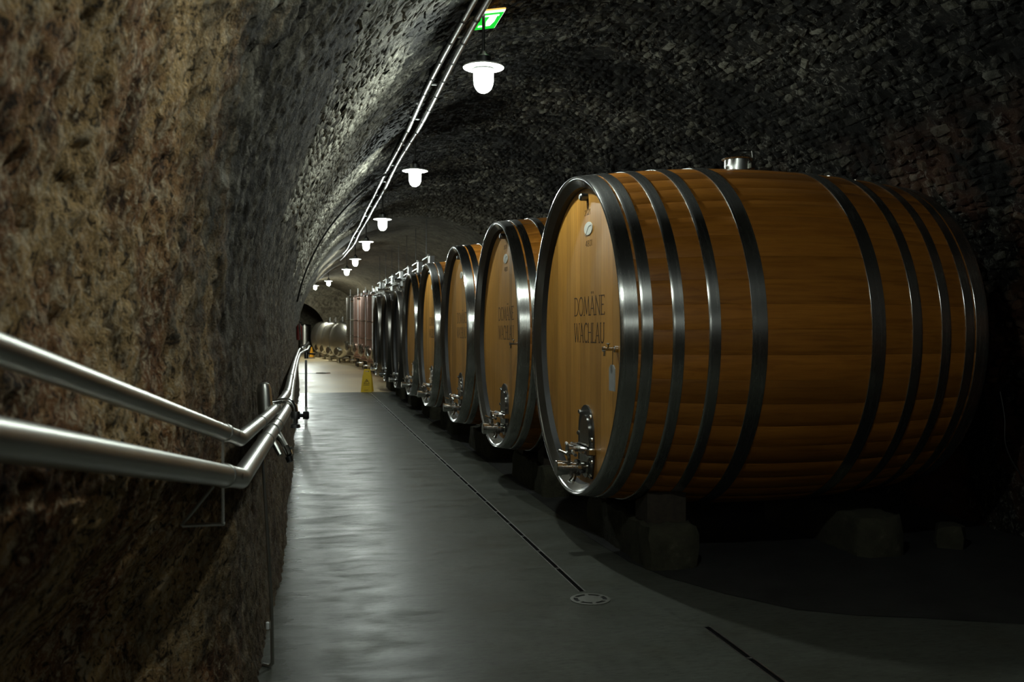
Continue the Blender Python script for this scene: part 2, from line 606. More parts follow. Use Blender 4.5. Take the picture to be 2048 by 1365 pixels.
def tunnel(Y, s):
    """s in [0,1]: up the left wall, [1,2]: over the vault, [2,3]: down the right wall. -> P, N (inward)"""
    Y, s = np.broadcast_arrays(np.asarray(Y, float), np.asarray(s, float))
    xl, xr = x_left(Y), XR + curve(Y)
    xc, a = (xl + xr) / 2, (xr - xl) / 2
    phi = np.clip(s - 1, 0, 1) * PI
    X = xc - a * np.cos(phi)
    Z = SPRING + VB * np.sin(phi)
    Z = np.where(s < 1, SPRING * s, np.where(s > 2, SPRING * (3 - s), Z))
    nx, nz = np.cos(phi) / a, -np.sin(phi) / VB
    L = np.sqrt(nx * nx + nz * nz)
    return np.stack([X, Y, Z], -1), np.stack([nx / L, np.zeros_like(nx), nz / L], -1)


def arc_len(s):
    return np.where(s < 1, SPRING * s, SPRING + (np.clip(s, 1, 2) - 1) * PI * 2.8 + np.clip(s - 2, 0, 1) * SPRING)


def rock_disp(Y, s):
    A = arc_len(s)
    near = np.clip((4.6 - Y) / 1.5, 0, 1)
    amp = 0.55 + 0.45 * near
    d = 0.075 * fbm(Y * 1.6, A * 1.3, 3, 3) * amp
    d = d + 0.050 * amp * fbm(Y * 7, A * 5, 3, 21)
    d = d + 0.040 * amp * ridged(Y * 15, A * 11, 3, 40)
    d = d + 0.022 * amp * fbm(Y * 34, A * 26, 2, 60)
    # near the camera an undercut is shaped in below the pipes to shade the lower rock
    zz = np.minimum(A, SPRING)
    u = np.clip((1.25 - zz) / 0.75, 0, 1)
    d = d - 0.42 * u * u * (3 - 2 * u) * np.clip((3.75 - Y) / 0.7, 0, 1)
    # foot of the wall bulges out over the floor
    d = d + np.where(s < 1, 0.055 * np.exp(-A / 0.35), 0) * np.clip((Y - 3.5) / 1.0, 0, 1)
    return d


def rock_extra(Y, s):
    return np.clip((s - 1.0) / 0.12, 0, 1)


def grid_mesh(name, Ys, Ss, disp, mat, shift=0.0):
    YY, SS = np.meshgrid(Ys, Ss, indexing='ij')
    P, N = tunnel(YY, SS)
    P = P + N * (disp(YY, SS) + shift)[..., None]
    ny, ns = YY.shape
    idx = np.arange(ny * ns).reshape(ny, ns)
    q = np.stack([idx[:-1, :-1], idx[:-1, 1:], idx[1:, 1:], idx[1:, :-1]], -1).reshape(-1, 4)
    me = bpy.data.meshes.new(name)
    me.vertices.add(ny * ns)
    me.vertices.foreach_set('co', P.reshape(-1).astype(np.float32))
    me.loops.add(q.size)
    me.loops.foreach_set('vertex_index', q.reshape(-1).astype(np.int32))
    me.polygons.add(len(q))
    me.polygons.foreach_set('loop_start', np.arange(0, q.size, 4, dtype=np.int32))
    me.polygons.foreach_set('loop_total', np.full(len(q), 4, dtype=np.int32))
    me.update(calc_edges=True)
    me.validate()
    me.shade_smooth()
    me.materials.append(M[mat])
    return me


def steps(*segs):
    out = []
    for a, b, d in segs:
        out.append(np.arange(a, b - 1e-6, d))
    out.append(np.array([segs[-1][1]]))
    return np.concatenate(out)


S_SPLIT = 1.20
Ys = steps((-6, 0.8, 0.12), (0.8, 5.2, 0.015), (5.2, 9, 0.03), (9, 18, 0.08), (18, 56, 0.3))
Ss = steps((0, 1, 0.0105), (1, S_SPLIT, 0.0020))
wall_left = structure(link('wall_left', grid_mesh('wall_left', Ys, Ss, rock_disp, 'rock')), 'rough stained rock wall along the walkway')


def vault_disp(Y, s):
    A = arc_len(s)
    blend = np.clip((s - S_SPLIT) / 0.05, 0, 1)
    d = 0.08 * fbm(Y * 0.9, A * 1.1, 3, 5) + 0.035 * fbm(Y * 5, A * 5, 3, 9) + 0.02 * ridged(Y * 11, A * 11, 2, 71)
    return rock_disp(Y, s) * (1 - blend) + (d - 0.01) * blend


Yv = steps((-6, 2, 0.2), (2, 13, 0.05), (13, 30, 0.12), (30, 56, 0.3))
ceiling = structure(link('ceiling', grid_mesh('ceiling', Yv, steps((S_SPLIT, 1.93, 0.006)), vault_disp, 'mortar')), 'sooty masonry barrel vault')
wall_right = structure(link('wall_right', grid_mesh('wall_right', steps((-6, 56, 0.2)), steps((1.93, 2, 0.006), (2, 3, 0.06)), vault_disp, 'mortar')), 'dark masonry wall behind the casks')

# end of the cellar in view: wall with an arched opening, black room behind
mb = MB()
yb = 54.5
c0 = float(curve(np.array(yb)))
xL, xRr = x_left(np.array(yb)) - 1.0, XR + c0 + 0.5
ax, aw, ah = -0.75, 1.85, 3.35
pts = []
for k in range(25):
    a = PI - PI * k / 24
    pts.append((ax + aw * math.cos(a), 1.7 + (ah - 1.7) * math.sin(a)))
outer_top = 5.0
fn = lambda u, v, t: (u, t, v)
mb.prism([(xL, 0), (ax - aw, 0), pts[0], (pts[0][0], outer_top), (xL, outer_top)], fn, yb, yb + 0.5)
mb.prism([(ax + aw, 0), (xRr, 0), (xRr, outer_top), (pts[-1][0], outer_top), pts[-1]], fn, yb, yb + 0.5)
for k in range(24):
    p, q = pts[k], pts[k + 1]
    mb.prism([p, q, (q[0], outer_top), (p[0], outer_top)], fn, yb, yb + 0.5)
structure(build(mb, 'wall_back', 'mortar', smooth=0), 'end wall with dark arched opening')
mb = MB()
mb.box((-0.5, 64.0, 2.5), (9, 0.3, 5.0))
mb.box((-4.8, 59.5, 2.5), (0.3, 9, 5.0))
mb.box((4.2, 59.5, 2.5), (0.3, 9, 5.0))
mb.box((-0.5, 59.5, 5.0), (9, 9.3, 0.2))
structure(build(mb, 'wall_back_room', 'mortar', smooth=0))
structure(build(MB().box((2.0, -6.1, 2.2), (8.5, 0.2, 5.0)), 'wall_front', 'mortar', smooth=0))

# floor: walkway with real slots for the drains
SLOT = 0.030
D1X, D1A, D1B = 1.665, 5.62, 25.6
D2X, D2A, D2B = 2.125, -2.0, 4.80
mb = MB()


def slab(x0, x1, y0, y1):
    mb.add([(x0, y0, 0), (x1, y0, 0), (x1, y1, 0), (x0, y1, 0)], [(0, 1, 2, 3)])


slab(-2.2, 6.2, -6.2, D2A)
slab(-2.2, D2X - SLOT / 2, D2A, D2B)
slab(D2X + SLOT / 2, 6.2, D2A, D2B)
slab(-2.2, 6.2, D2B, D1A)
slab(-2.2, D1X - SLOT / 2, D1A, D1B)
slab(D1X + SLOT / 2, 6.2, D1A, D1B)
floor = structure(build(mb, 'floor', 'floor', smooth=0), 'grey trowelled concrete walkway')
# bare dark earth beyond the edge of the walkway, under the casks
edge = [(2.20, 25.6), (2.19, 20.0), (2.20, 15.0), (2.18, 11.0), (2.17, 8.5), (2.16, 7.0), (2.20, 6.25), (2.30, 5.82), (2.50, 5.38), (2.76, 4.98), (3.05, 4.80), (3.37, 4.68), (3.83, 4.47), (4.6, 4.05), (6.2, 3.2)]
mb = MB()
vv = []
NE = 12
for (x, y) in edge:
    for q in range(NE + 1):
        u = q / NE
        z = 0.0025 + 0.02 * min(1, u * 4) * (0.5 + float(fbm(np.array(x + u * 7), np.array(y * 1.7), 3, 91)))
        vv.append((x + (6.3 - x) * u, y + 0.6 * u * (1 if y < 6.3 else 0), z))
mb.add(vv, [(i * (NE + 1) + q, (i + 1) * (NE + 1) + q, (i + 1) * (NE + 1) + q + 1, i * (NE + 1) + q + 1) for i in range(len(edge) - 1) for q in range(NE)])
structure(build(mb, 'floor_earth', 'earth', smooth=60), 'bare dark earth under the casks')
mb = MB()
fy = [25.6, 26.5, 28, 30, 34, 38, 42, 46, 50, 54, 58, 64]
vv = []
for y in fy:
    z = float(floor_z(np.array(y)))
    vv += [(-5.0, y, z), (6.2, y, z)]
mb.add(vv, [(2 * i, 2 * i + 1, 2 * i + 3, 2 * i + 2) for i in range(len(fy) - 1)])
structure(build(mb, 'floor_beige', 'floor_beige', smooth=30), 'beige sealed floor at the far end')


# ------------------------------------------------------------------ vault stones
def make_stones():
    rows = []
    s = 1.035
    while s < 2.35:
        left = s < 1.5
        h = rng.uniform(0.042, 0.068) if left else rng.uniform(0.050, 0.095)
        ds = h / (PI * 2.8) if s < 2 else h / SPRING
        y = 3.2 + rng.uniform(0, 0.15)
        while y < 22.0:
            far = 1.0 if y < 11 else 1.35
            wd = (rng.uniform(0.06, 0.135) if left else rng.uniform(0.07, 0.20)) * far
            rows.append((y + wd / 2, s + ds / 2, wd, h))
            y += wd
        s += ds
    A = np.array(rows)
    A = A[~((A[:, 1] < 1.30) & (A[:, 0] < 4.4))]
    A = A[~((A[:, 1] < S_SPLIT) & (A[:, 0] < 5.0 + 1.2 * np.sin(A[:, 1] * 40) * 0.3 + (S_SPLIT - A[:, 1]) * 9))]
    A = A[A[:, 1] > 1.045 + 0.10 * (0.5 + fbm(A[:, 0] * 1.3, A[:, 0] * 0.2, 3, 55))]
    P, N = tunnel(A[:, 0], A[:, 1])
    P = P + N * np.where(A[:, 1] < S_SPLIT, rock_disp(A[:, 0], A[:, 1]), vault_disp(A[:, 0], A[:, 1]))[:, None]
    P2, _ = tunnel(A[:, 0], A[:, 1] + 1e-3)
    P1, _ = tunnel(A[:, 0], A[:, 1] - 1e-3)
    TA = P2 - P1
    TA /= np.linalg.norm(TA, axis=1)[:, None]
    TY = np.tile(np.array([0., 1., 0.]), (len(A), 1))
    TY = TY - N * (TY * N).sum(1)[:, None]
    n = len(A)
    # random roll in plane and tilt, so the courses stay uneven
    ang = rng.normal(0, 0.26, n)
    T1 = TY * np.cos(ang)[:, None] + TA * np.sin(ang)[:, None]
    calm = np.where(A[:, 1] < 1.52, 0.45, 1.0)
    tilt1, tilt2 = rng.normal(0, 0.22, n) * calm, rng.normal(0, 0.22, n) * calm
    N2 = N + T1 * tilt1[:, None] + TA * tilt2[:, None]
    N2 /= np.linalg.norm(N2, axis=1)[:, None]
    T1 = T1 - N2 * (T1 * N2).sum(1)[:, None]
    T1 /= np.linalg.norm(T1, axis=1)[:, None]
    T2 = np.cross(N2, T1)
    W, H = A[:, 2] * rng.uniform(0.66, 1.0, n), A[:, 3] * rng.uniform(0.62, 1.05, n)
    lf = np.clip((1.52 - A[:, 1]) / 0.1, 0, 1)
    D = rng.uniform(0.006, 0.045, n) * (1 - 0.66 * lf)
    W = W * (1 + 0.18 * lf)
    H = H * (1 + 0.18 * lf)
    keep = rng.random(n) > 0.16
    P, T1, T2, N2, W, H, D = (q[keep] for q in (P, T1, T2, N2, W, H, D))
    n = len(P)
    # largest in view, not hidden behind the near cask
    px, py, dep = project(P)
    foreshort = np.abs(((np.array([0, 0, CAM_H]) - P) / np.linalg.norm(P - np.array([0, 0, CAM_H]), axis=1)[:, None] * N2).sum(1))
    area = np.where(dep > 1, W * H * foreshort / dep ** 2, 0)
    top = np.interp(px, [900, 1100, 1160, 1420, 1560, 1700, 1850, 1960, 2048], [430, 430, 350, 335, 350, 390, 430, 520, 540])
    ok = (px > 700) & (px < 2040) & (py > 5) & (py < top - 6) & (dep > 1)
    area = np.where(ok, area, 0)
    order = np.argsort(-area)
    single = order[:300]
    rest = order[300:]

    # eight stone shapes: rough-topped blocks in a unit box
    def shape(seed):
        r = np.random.default_rng(seed)
        base, top_ = [], []
        ring = [(-.5, -.5), (0, -.5), (.5, -.5), (.5, .5), (0, .5), (-.5, .5)]
        for (a, b) in ring:
            base.append((a * r.uniform(.94, 1.03), b * r.uniform(.94, 1.03), -0.8))
            top_.append((a * r.uniform(.70, .92), b * r.uniform(.66, .92), r.uniform(0.45, 0.95)))
        cen = (r.uniform(-.1, .1), r.uniform(-.1, .1), r.uniform(0.9, 1.15))
        v = np.array(base + top_ + [cen])
        f = [(i, (i + 1) % 6, 6 + (i + 1) % 6, 6 + i) for i in range(6)] + [(6 + i, 6 + (i + 1) % 6, 12) for i in range(6)]
        return v, f
    shapes = [shape(100 + k) for k in range(10)]
    which = rng.integers(0, 10, n)
    meshes = []
    for k, (v, f) in enumerate(shapes):
        me = bpy.data.meshes.new('stone')
        me.from_pydata([tuple(p) for p in v], [], f)
        me.materials.append(M['stone'])
        meshes.append(me)
    for i in single:
        o = bpy.data.objects.new('stone', meshes[which[i]])
        COL.objects.link(o)
        o.parent = ceiling if P[i][2] > SPRING else wall_right
        m = Matrix.Identity(4)
        for r_ in range(3):
            m[r_][0] = T1[i][r_] * W[i]
            m[r_][1] = T2[i][r_] * H[i]
            m[r_][2] = N2[i][r_] * D[i]
            m[r_][3] = P[i][r_]
        o.matrix_world = m
    allv, quads, tris = [], [], []
    off = 0
    for k, (v, f) in enumerate(shapes):
        sel = rest[which[rest] == k]
        if not len(sel):
            continue
        V = (P[sel][:, None, :] + v[None, :, 0, None] * (T1[sel] * W[sel][:, None])[:, None, :]
             + v[None, :, 1, None] * (T2[sel] * H[sel][:, None])[:, None, :]
             + v[None, :, 2, None] * (N2[sel] * D[sel][:, None])[:, None, :]).reshape(-1, 3)
        base = off + 13 * np.arange(len(sel))
        fq = np.array([q for q in f if len(q) == 4])
        ft = np.array([q for q in f if len(q) == 3])
        quads.append((base[:, None, None] + fq[None]).reshape(-1, 4))
        tris.append((base[:, None, None] + ft[None]).reshape(-1, 3))
        allv.append(V)
        off += len(V)
    V, Q, T = np.concatenate(allv), np.concatenate(quads), np.concatenate(tris)
    me = bpy.data.meshes.new('small_stones')
    me.vertices.add(len(V))
    me.vertices.foreach_set('co', V.reshape(-1).astype(np.float32))
    loops = np.concatenate([Q.reshape(-1), T.reshape(-1)])
    me.loops.add(len(loops))
    me.loops.foreach_set('vertex_index', loops.astype(np.int32))
    st = np.concatenate([np.arange(len(Q)) * 4, len(Q) * 4 + np.arange(len(T)) * 3])
    me.polygons.add(len(st))
    me.polygons.foreach_set('loop_start', st.astype(np.int32))
    me.polygons.foreach_set('loop_total', np.concatenate([np.full(len(Q), 4), np.full(len(T), 3)]).astype(np.int32))
    me.update(calc_edges=True)
    me.materials.append(M['stone'])
    o = link('small_stones', me, ceiling)
    o['kind'] = 'stuff'
    print('stones', n)


make_stones()


# ------------------------------------------------------------------ lettering (flat brand marks)
def arc_pts(cx, cy, rx, ry, a0, a1, n=12):
    return [(cx + rx * math.cos(R(a0 + (a1 - a0) * i / n)), cy + ry * math.sin(R(a0 + (a1 - a0) * i / n))) for i in range(n + 1)]


TK, TN = 0.085, 0.045
GLYPH = {
    'D': (0.60, [([(.10, 0), (.10, 1)], TK), ([(.02, .985), (.28, .985)] + arc_pts(.24, .5, .31, .485, 88, -88), TN * 1.3), ([(.02, .015), (.28, .015)], TN)]),
    'O': (0.66, [(arc_pts(.33, .5, .28, .49, 0, 360, 24), TN * 1.5)]),
    'M': (0.80, [([(.10, 0), (.16, 1)], TN), ([(.16, 1), (.41, .08)], TK), ([(.41, .08), (.64, 1)], TN), ([(.64, 1), (.72, 0)], TK), ([(.03, .015), (.17, .015)], TN), ([(.64, .015), (.79, .015)], TN)]),
    'A': (0.62, [([(.06, 0), (.30, 1)], TN), ([(.30, 1), (.55, 0)], TK), ([(.15, .36), (.46, .36)], TN), ([(.0, .015), (.13, .015)], TN), ([(.48, .015), (.62, .015)], TN)]),
    'N': (0.68, [([(.11, 0), (.11, 1)], TN), ([(.11, 1), (.58, 0)], TK), ([(.58, 0), (.58, 1)], TN), ([(.03, .015), (.19, .015)], TN), ([(.50, .985), (.66, .985)], TN)]),
    'E': (0.48, [([(.11, 0), (.11, 1)], TK), ([(.04, .98), (.44, .98)], TN), ([(.10, .52), (.36, .52)], TN), ([(.04, .02), (.46, .02)], TN), ([(.44, .98), (.44, .86)], TN), ([(.46, .02), (.46, .14)], TN)]),
    'W': (0.86, [([(.04, 1), (.24, 0)], TK), ([(.24, 0), (.42, .96)], TN), ([(.40, 1), (.60, 0)], TK), ([(.60, 0), (.82, 1)], TN), ([(.0, .985), (.12, .985)], TN), ([(.74, .985), (.88, .985)], TN)]),
    'C': (0.58, [(arc_pts(.34, .5, .29, .49, 55, 305, 20), TN * 1.6), ([(.50, .92), (.50, .78)], TN)]),
    'H': (0.62, [([(.10, 0), (.10, 1)], TK), ([(.52, 0), (.52, 1)], TK), ([(.10, .52), (.52, .52)], TN), ([(.02, .015), (.18, .015)], TN), ([(.44, .015), (.60, .015)], TN)]),
    'L': (0.46, [([(.11, 0), (.11, 1)], TK), ([(.04, .02), (.44, .02)], TN), ([(.44, .02), (.44, .16)], TN), ([(.03, .985), (.19, .985)], TN)]),
    'U': (0.64, [([(.11, 1), (.11, .3)] + arc_pts(.32, .3, .21, .29, 180, 360, 10) + [(.53, 1)], TN * 1.6), ([(.03, .985), (.19, .985)], TN), ([(.46, .985), (.61, .985)], TN)]),
    '1': (0.34, [([(.17, 0), (.17, 1)], TK), ([(.04, .8), (.17, 1)], TN)]),
    '2': (0.52, [(arc_pts(.25, .74, .2, .25, 160, -40, 10) + [(.05, .02), (.46, .02)], TN * 1.5)]),
    '0': (0.56, [(arc_pts(.27, .5, .22, .49, 0, 360, 18), TN * 1.5)]),
    '4': (0.56, [([(.40, 0), (.40, 1), (.05, .32), (.52, .32)], TN * 1.5)]),
    '8': (0.52, [(arc_pts(.25, .75, .17, .24, 0, 360, 14), TN * 1.5), (arc_pts(.25, .26, .2, .25, 0, 360, 14), TN * 1.5)]),
    '9': (0.52, [(arc_pts(.25, .70, .19, .28, 0, 360, 14), TN * 1.5), ([(.44, .7), (.40, .2), (.2, .02)], TN * 1.5)]),
}


def text_mb(word, height, width, u0, v0, fn, thick=0.0012, uml=()):
    """word drawn in quads; fn(u, v, t) -> point; centred on u0, baseline v0"""
    tot = sum(GLYPH[c][0] for c in word)
    sx = width / tot
    mb_ = MB()
    x = -tot / 2
    for ci, c in enumerate(word):
        gw, strokes = GLYPH[c]
        extra = []
        if ci in uml:
            extra = [([(.20, 1.14), (.20, 1.24)], .09), ([(.40, 1.14), (.40, 1.24)], .09)]
        for pl, wd in strokes + extra:
            P = [((x + a) * sx + u0, b * height + v0) for a, b in pl]
            hw = wd * height * 0.5
            for (a, b) in zip(P[:-1], P[1:]):
                d = Vector((b[0] - a[0], b[1] - a[1]))
                if d.length < 1e-7:
                    continue
                d.normalize()
                nx, ny = -d.y * hw, d.x * hw
                e = d * hw * 0.25
                poly = [(a[0] - e.x + nx, a[1] - e.y + ny), (a[0] - e.x - nx, a[1] - e.y - ny), (b[0] + e.x - nx, b[1] + e.y - ny), (b[0] + e.x + nx, b[1] + e.y + ny)]
                mb_.prism(poly, fn, 0.0, thick)
        x += gw
    return mb_


# ------------------------------------------------------------------ casks
RH, RB, LEN = 1.15, 1.25, 2.61
CASK_X = 1.90
RECESS = 0.10
NST = 48


def cask_r(x):
    return RH + (RB - RH) * (1 - ((x - LEN / 2) / (LEN / 2)) ** 2)


HOOPS = [(0.004, .112), (.128, .203), (.325, .400), (.556, .633), (.837, .940)]
HOOPS = HOOPS + [(LEN - b, LEN - a) for a, b in reversed(HOOPS)]


def head_fn(u, v, t):
    """face of the head seen from the walkway: u to the right, v up, t proud of the boards"""
    return (RECESS - t, -u, v)


CASK_MESH = {}


def prepare_cask():
    # stave
    mb = MB()
    nx = 18
    da = 2 * PI / NST
    g = 0.0003
    rows = []
    for i in range(nx + 1):
        x = 0.075 + (LEN - 0.15) * i / nx
        r = cask_r(x)
        h = da / 2 - g / r
        sec = [(-h, r - 0.05), (-h, r - 0.0012), (-h + 0.0022, r), (0, r + 0.0008), (h - 0.0022, r), (h, r - 0.0012), (h, r - 0.05)]
        rows.append([(x, rr * math.sin(a), rr * math.cos(a)) for a, rr in sec])
    k = 7
    vs_ = [p for r_ in rows for p in r_]
    fs = []
    for i in range(nx):
        for j in range(k):
            j2 = (j + 1) % k
            fs.append((i * k + j, i * k + j2, (i + 1) * k + j2, (i + 1) * k + j))
    fs += [tuple(range(k - 1, -1, -1)), tuple(nx * k + j for j in range(k))]
    mb.add(vs_, fs)
    CASK_MESH['stave'] = mb.mesh('stave', 'stave')
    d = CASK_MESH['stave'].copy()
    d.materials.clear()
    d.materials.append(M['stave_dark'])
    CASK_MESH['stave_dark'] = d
    # hoops
    for i, (a, b) in enumerate(HOOPS):
        mb = MB()
        n = 4
        outer = [(a + (b - a) * q / n, cask_r(a + (b - a) * q / n) + 0.0065) for q in range(n + 1)]
        prof = [(a, cask_r(a) - 0.004), (a, outer[0][1] - 0.0015), (a + 0.0015, outer[0][1])] + outer[1:-1] + [(b - 0.0015, outer[-1][1]), (b, outer[-1][1] - 0.0015), (b, cask_r(b) - 0.004)]
        mb.lathe(prof, 128, 'X', closed=True)
        CASK_MESH['hoop', i] = mb.mesh('hoop', 'hoop', 40)
        CASK_MESH['hoop_dark', i] = mb.mesh('hoop', 'hoop_dark', 40)
        # overlap joint with two rivets, on the top of the cask
        c = (a + b) / 2
        r = cask_r(c) + 0.006
        CASK_MESH['rivet', i] = [(c, r * math.sin(ang), r * math.cos(ang) - 0.001) for ang in (-0.02, 0.11)]
    CASK_MESH['rivet'] = MB().lathe([(0, 0.011), (0.006, 0.009), (0.009, 0.0)], 8, 'Z').mesh('rivet', 'hoop')
    # chime: steel-clad end ring with its slope towards the head
    mb = MB()
    r0 = RH + 0.0065
    mb.lathe([(0.006, r0 - 0.02), (0.006, r0), (0.001, r0 - 0.002), (0.0, r0 - 0.010), (0.012, r0 - 0.022), (0.052, r0 - 0.070), (0.056, r0 - 0.074), (0.060, r0 - 0.05)], 128, 'X', closed=True)
    CASK_MESH['chime'] = mb.mesh('chime', 'chime', 25)
    CASK_MESH['chime_dark'] = mb.mesh('chime', 'hoop_dark', 25)
    mb = MB()
    mb.lathe([(0.056, r0 - 0.060), (0.056, r0 - 0.0745), (RECESS + 0.03, r0 - 0.088), (RECESS + 0.03, r0 - 0.05)], 128, 'X', closed=True)
    CASK_MESH['croze'] = mb.mesh('croze', 'pitch', 25)
    mb = MB()
    mb.lathe([(LEN - .006, r0 - 0.02), (LEN - .006, r0 - .003), (LEN, r0 - 0.010), (LEN - 0.052, r0 - 0.078), (LEN - RECESS, r0 - 0.088), (LEN - RECESS, r0 - 0.05)], 64, 'X', closed=True)
    CASK_MESH['chime_back'] = mb.mesh('chime', 'hoop', 25)
    # head boards
    rh = RH - 0.07
    nb = 17
    wb = 2 * rh / nb
    boards = []
    for i in range(nb):
        u0, u1 = -rh + i * wb + 0.0009, -rh + (i + 1) * wb - 0.0009
        N_ = 6
        us = [u0 + (u1 - u0) * q / N_ for q in range(N_ + 1)]
        up = [(u, math.sqrt(max(rh * rh - u * u, 1e-5))) for u in us]
        poly = up[::-1] + [(u, -v) for u, v in up]
        mb = MB()
        mb.prism(poly, head_fn, 0.0, -0.045)
        # bevelled long edges: a thin lip
        boards.append(mb.mesh('head_board', 'head', 0))
    CASK_MESH['boards'] = boards
    dk = []
    for b in boards:
        d = b.copy()
        d.materials.clear()
        d.materials.append(M['head_dark'])
        dk.append(d)
    CASK_MESH['boards_dark'] = dk
    mb = MB()
    mb.lathe([(LEN - RECESS, 0.0), (LEN - RECESS, RH - 0.07), (LEN - RECESS - 0.04, RH - 0.07), (LEN - RECESS - 0.04, 0.0)], 48, 'X')
    CASK_MESH['back_head'] = mb.mesh('back_head', 'head', 30)
    CASK_MESH['back_head_dark'] = mb.mesh('back_head', 'head_dark', 30)
    # lettering
    U0 = 0.15
    mb = text_mb('DOMANE', 0.136, 0.75, U0, 0.148, head_fn, uml=(3,))
    CASK_MESH['word1'] = mb.mesh('lettering', 'ink', 0)
    mb = text_mb('WACHLAU', 0.140, 0.75, U0, -0.048, head_fn)
    CASK_MESH['word2'] = mb.mesh('lettering', 'ink', 0)
    CASK_MESH['num1'] = text_mb('4801', 0.045, 0.17, U0 + 0.005, 0.645, head_fn).mesh('stamped_number', 'ink', 0)
    CASK_MESH['num2'] = text_mb('2021', 0.04, 0.15, U0 - 0.03, 0.875, head_fn).mesh('stamped_number', 'ink', 0)
    CASK_MESH['num3'] = text_mb('9', 0.06, 0.04, U0 - 0.03, 0.94, head_fn).mesh('stamped_number', 'ink', 0)
    # plaque
    mb = MB()
    pl = [(U0 + 0.085 * math.cos(2 * PI * q / 28), 0.79 + 0.047 * 1.02 * math.sin(2 * PI * q / 28)) for q in range(28)]
    pl = [(U0 + 0.098 * math.cos(2 * PI * q / 28), 0.775 + 0.047 * math.sin(2 * PI * q / 28)) for q in range(28)]
    mb.prism(pl, head_fn, 0.0, 0.006)
    CASK_MESH['plaque'] = mb.mesh('plaque', 'plaque', 0)
    mb = MB()
    cv = [(U0 - 0.08 + 0.16 * q / 8, 0.76 + 0.03 * math.tanh((q - 3) * .7)) for q in range(9)]
    for (a, b) in zip(cv[:-1], cv[1:]):
        mb.prism([(a[0], a[1] + .004), (a[0], a[1] - .003), (b[0], b[1] - .003), (b[0], b[1] + .004)], head_fn, 0.006, 0.0075)
    CASK_MESH['engraving'] = mb.mesh('engraving', 'grey_ink', 0)
    # eyelet above the number
    mb = MB().lathe([(0, 0.028), (-0.05, 0.028), (-0.06, 0.018), (-0.06, 0.0)], 14, 'X', (RECESS, -(U0 - 0.035), 1.005))
    CASK_MESH['bung'] = mb.mesh('bung', 'dark_metal')
    # sampling tap
    mb = MB()
    TU, TV = 0.79, -0.085
    mb.lathe([(0, 0.022), (-0.02, 0.022), (-0.02, 0.012), (-0.085, 0.011), (-0.085, 0.017), (-0.10, 0.017), (-0.10, 0)], 12, 'X', (RECESS, -TU, TV))
    mb.tube([head_fn(TU, TV, 0.06), head_fn(TU, TV + 0.035, 0.06)], 0.006, 8)
    mb.tube([head_fn(TU - .03, TV + 0.035, 0.06), head_fn(TU + .03, TV + 0.035, 0.06)], 0.005, 8)
    mb.tube([head_fn(TU, TV, 0.085), head_fn(TU, TV - 0.03, 0.085), head_fn(TU, TV - 0.045, 0.088)], 0.008, 8)
    CASK_MESH['tap'] = mb.mesh('sampling_tap', 'chrome')
    mb = MB()
    mb.tube([head_fn(TU + .06, TV + .01, 0.05), head_fn(TU + .06, TV - 0.10, 0.052)], 0.003, 6)
    CASK_MESH['wire'] = mb.mesh('wire', 'chrome')
    mb = MB()
    mb.prism([(TU + .0, TV - 0.125), (TU + .03, TV - 0.10), (TU + .085, TV - 0.10), (TU + .115, TV - 0.125), (TU + .115, TV - 0.27), (TU + .0, TV - 0.27)], head_fn, 0.05, 0.056)
    CASK_MESH['tag'] = mb.mesh('tag', 'tag', 0)

    # manway door at the foot of the head
    DU, D0, D1 = 0.11, -1.02, -0.50

    def door_poly(g):
        wv = 0.19 - g
        poly = [(DU - wv * .8, D0 + g), (DU + wv * .8, D0 + g), (DU + wv, D0 + 0.12), (DU + wv * .97, D1 - 0.20)]
        poly += [(DU + wv * .97 * math.cos(R(a)), D1 - 0.20 + (0.20 - g) * math.sin(R(a))) for a in range(15, 166, 15)]
        poly += [(DU - wv * .97, D1 - 0.20), (DU - wv, D0 + 0.12)]
        return poly
    mb = MB()
    mb.prism(door_poly(0), head_fn, 0.0, 0.012)
    CASK_MESH['door'] = mb.mesh('door', 'dark_metal', 30)
    mb = MB()
    mb.prism(door_poly(0.075), head_fn, 0.012, 0.022)
    CASK_MESH['door_panel'] = mb.mesh('door_panel', 'chrome', 30)
    mb = MB()
    mb.lathe([(0, 0.018), (-0.010, 0.017), (-0.016, 0.008), (-0.016, 0)], 10, 'X')
    CASK_MESH['door_bolt'] = mb.mesh('bolt', 'chrome')
    CASK_MESH['bolt_spots'] = [head_fn(u, v, 0.012) for u, v in ((DU - .135, -.56), (DU + .135, -.58), (DU - .165, -.72), (DU + .165, -.74), (DU + .165, -.90), (DU + .14, -1.0))]
    # crossbar with clamp wheel
    mb = MB()
    mb.box(head_fn(DU, -0.82, 0.055), (0.03, 0.44, 0.055), bev=0.010)
    mb.box(head_fn(DU - .20, -0.82, 0.03), (0.06, 0.05, 0.05), bev=0.008)
    mb.box(head_fn(DU + .20, -0.82, 0.03), (0.06, 0.05, 0.05), bev=0.008)
    CASK_MESH['crossbar'] = mb.mesh('crossbar', 'chrome')
    mb = MB()
    mb.lathe([(-0.06, 0.02), (-0.11, 0.02), (-0.11, 0.040), (-0.145, 0.044), (-0.155, 0.032), (-0.155, 0.0)], 16, 'X', (RECESS, -DU, -0.82))
    mb.tube([head_fn(DU - .13, -0.79, 0.12), head_fn(DU, -0.82, 0.125), head_fn(DU + .12, -0.85, 0.12)], [0.012, 0.020, 0.012], 10)
    CASK_MESH['clamp'] = mb.mesh('clamp_knob', 'chrome')
    # drain valve
    mb = MB()
    VV = -0.955
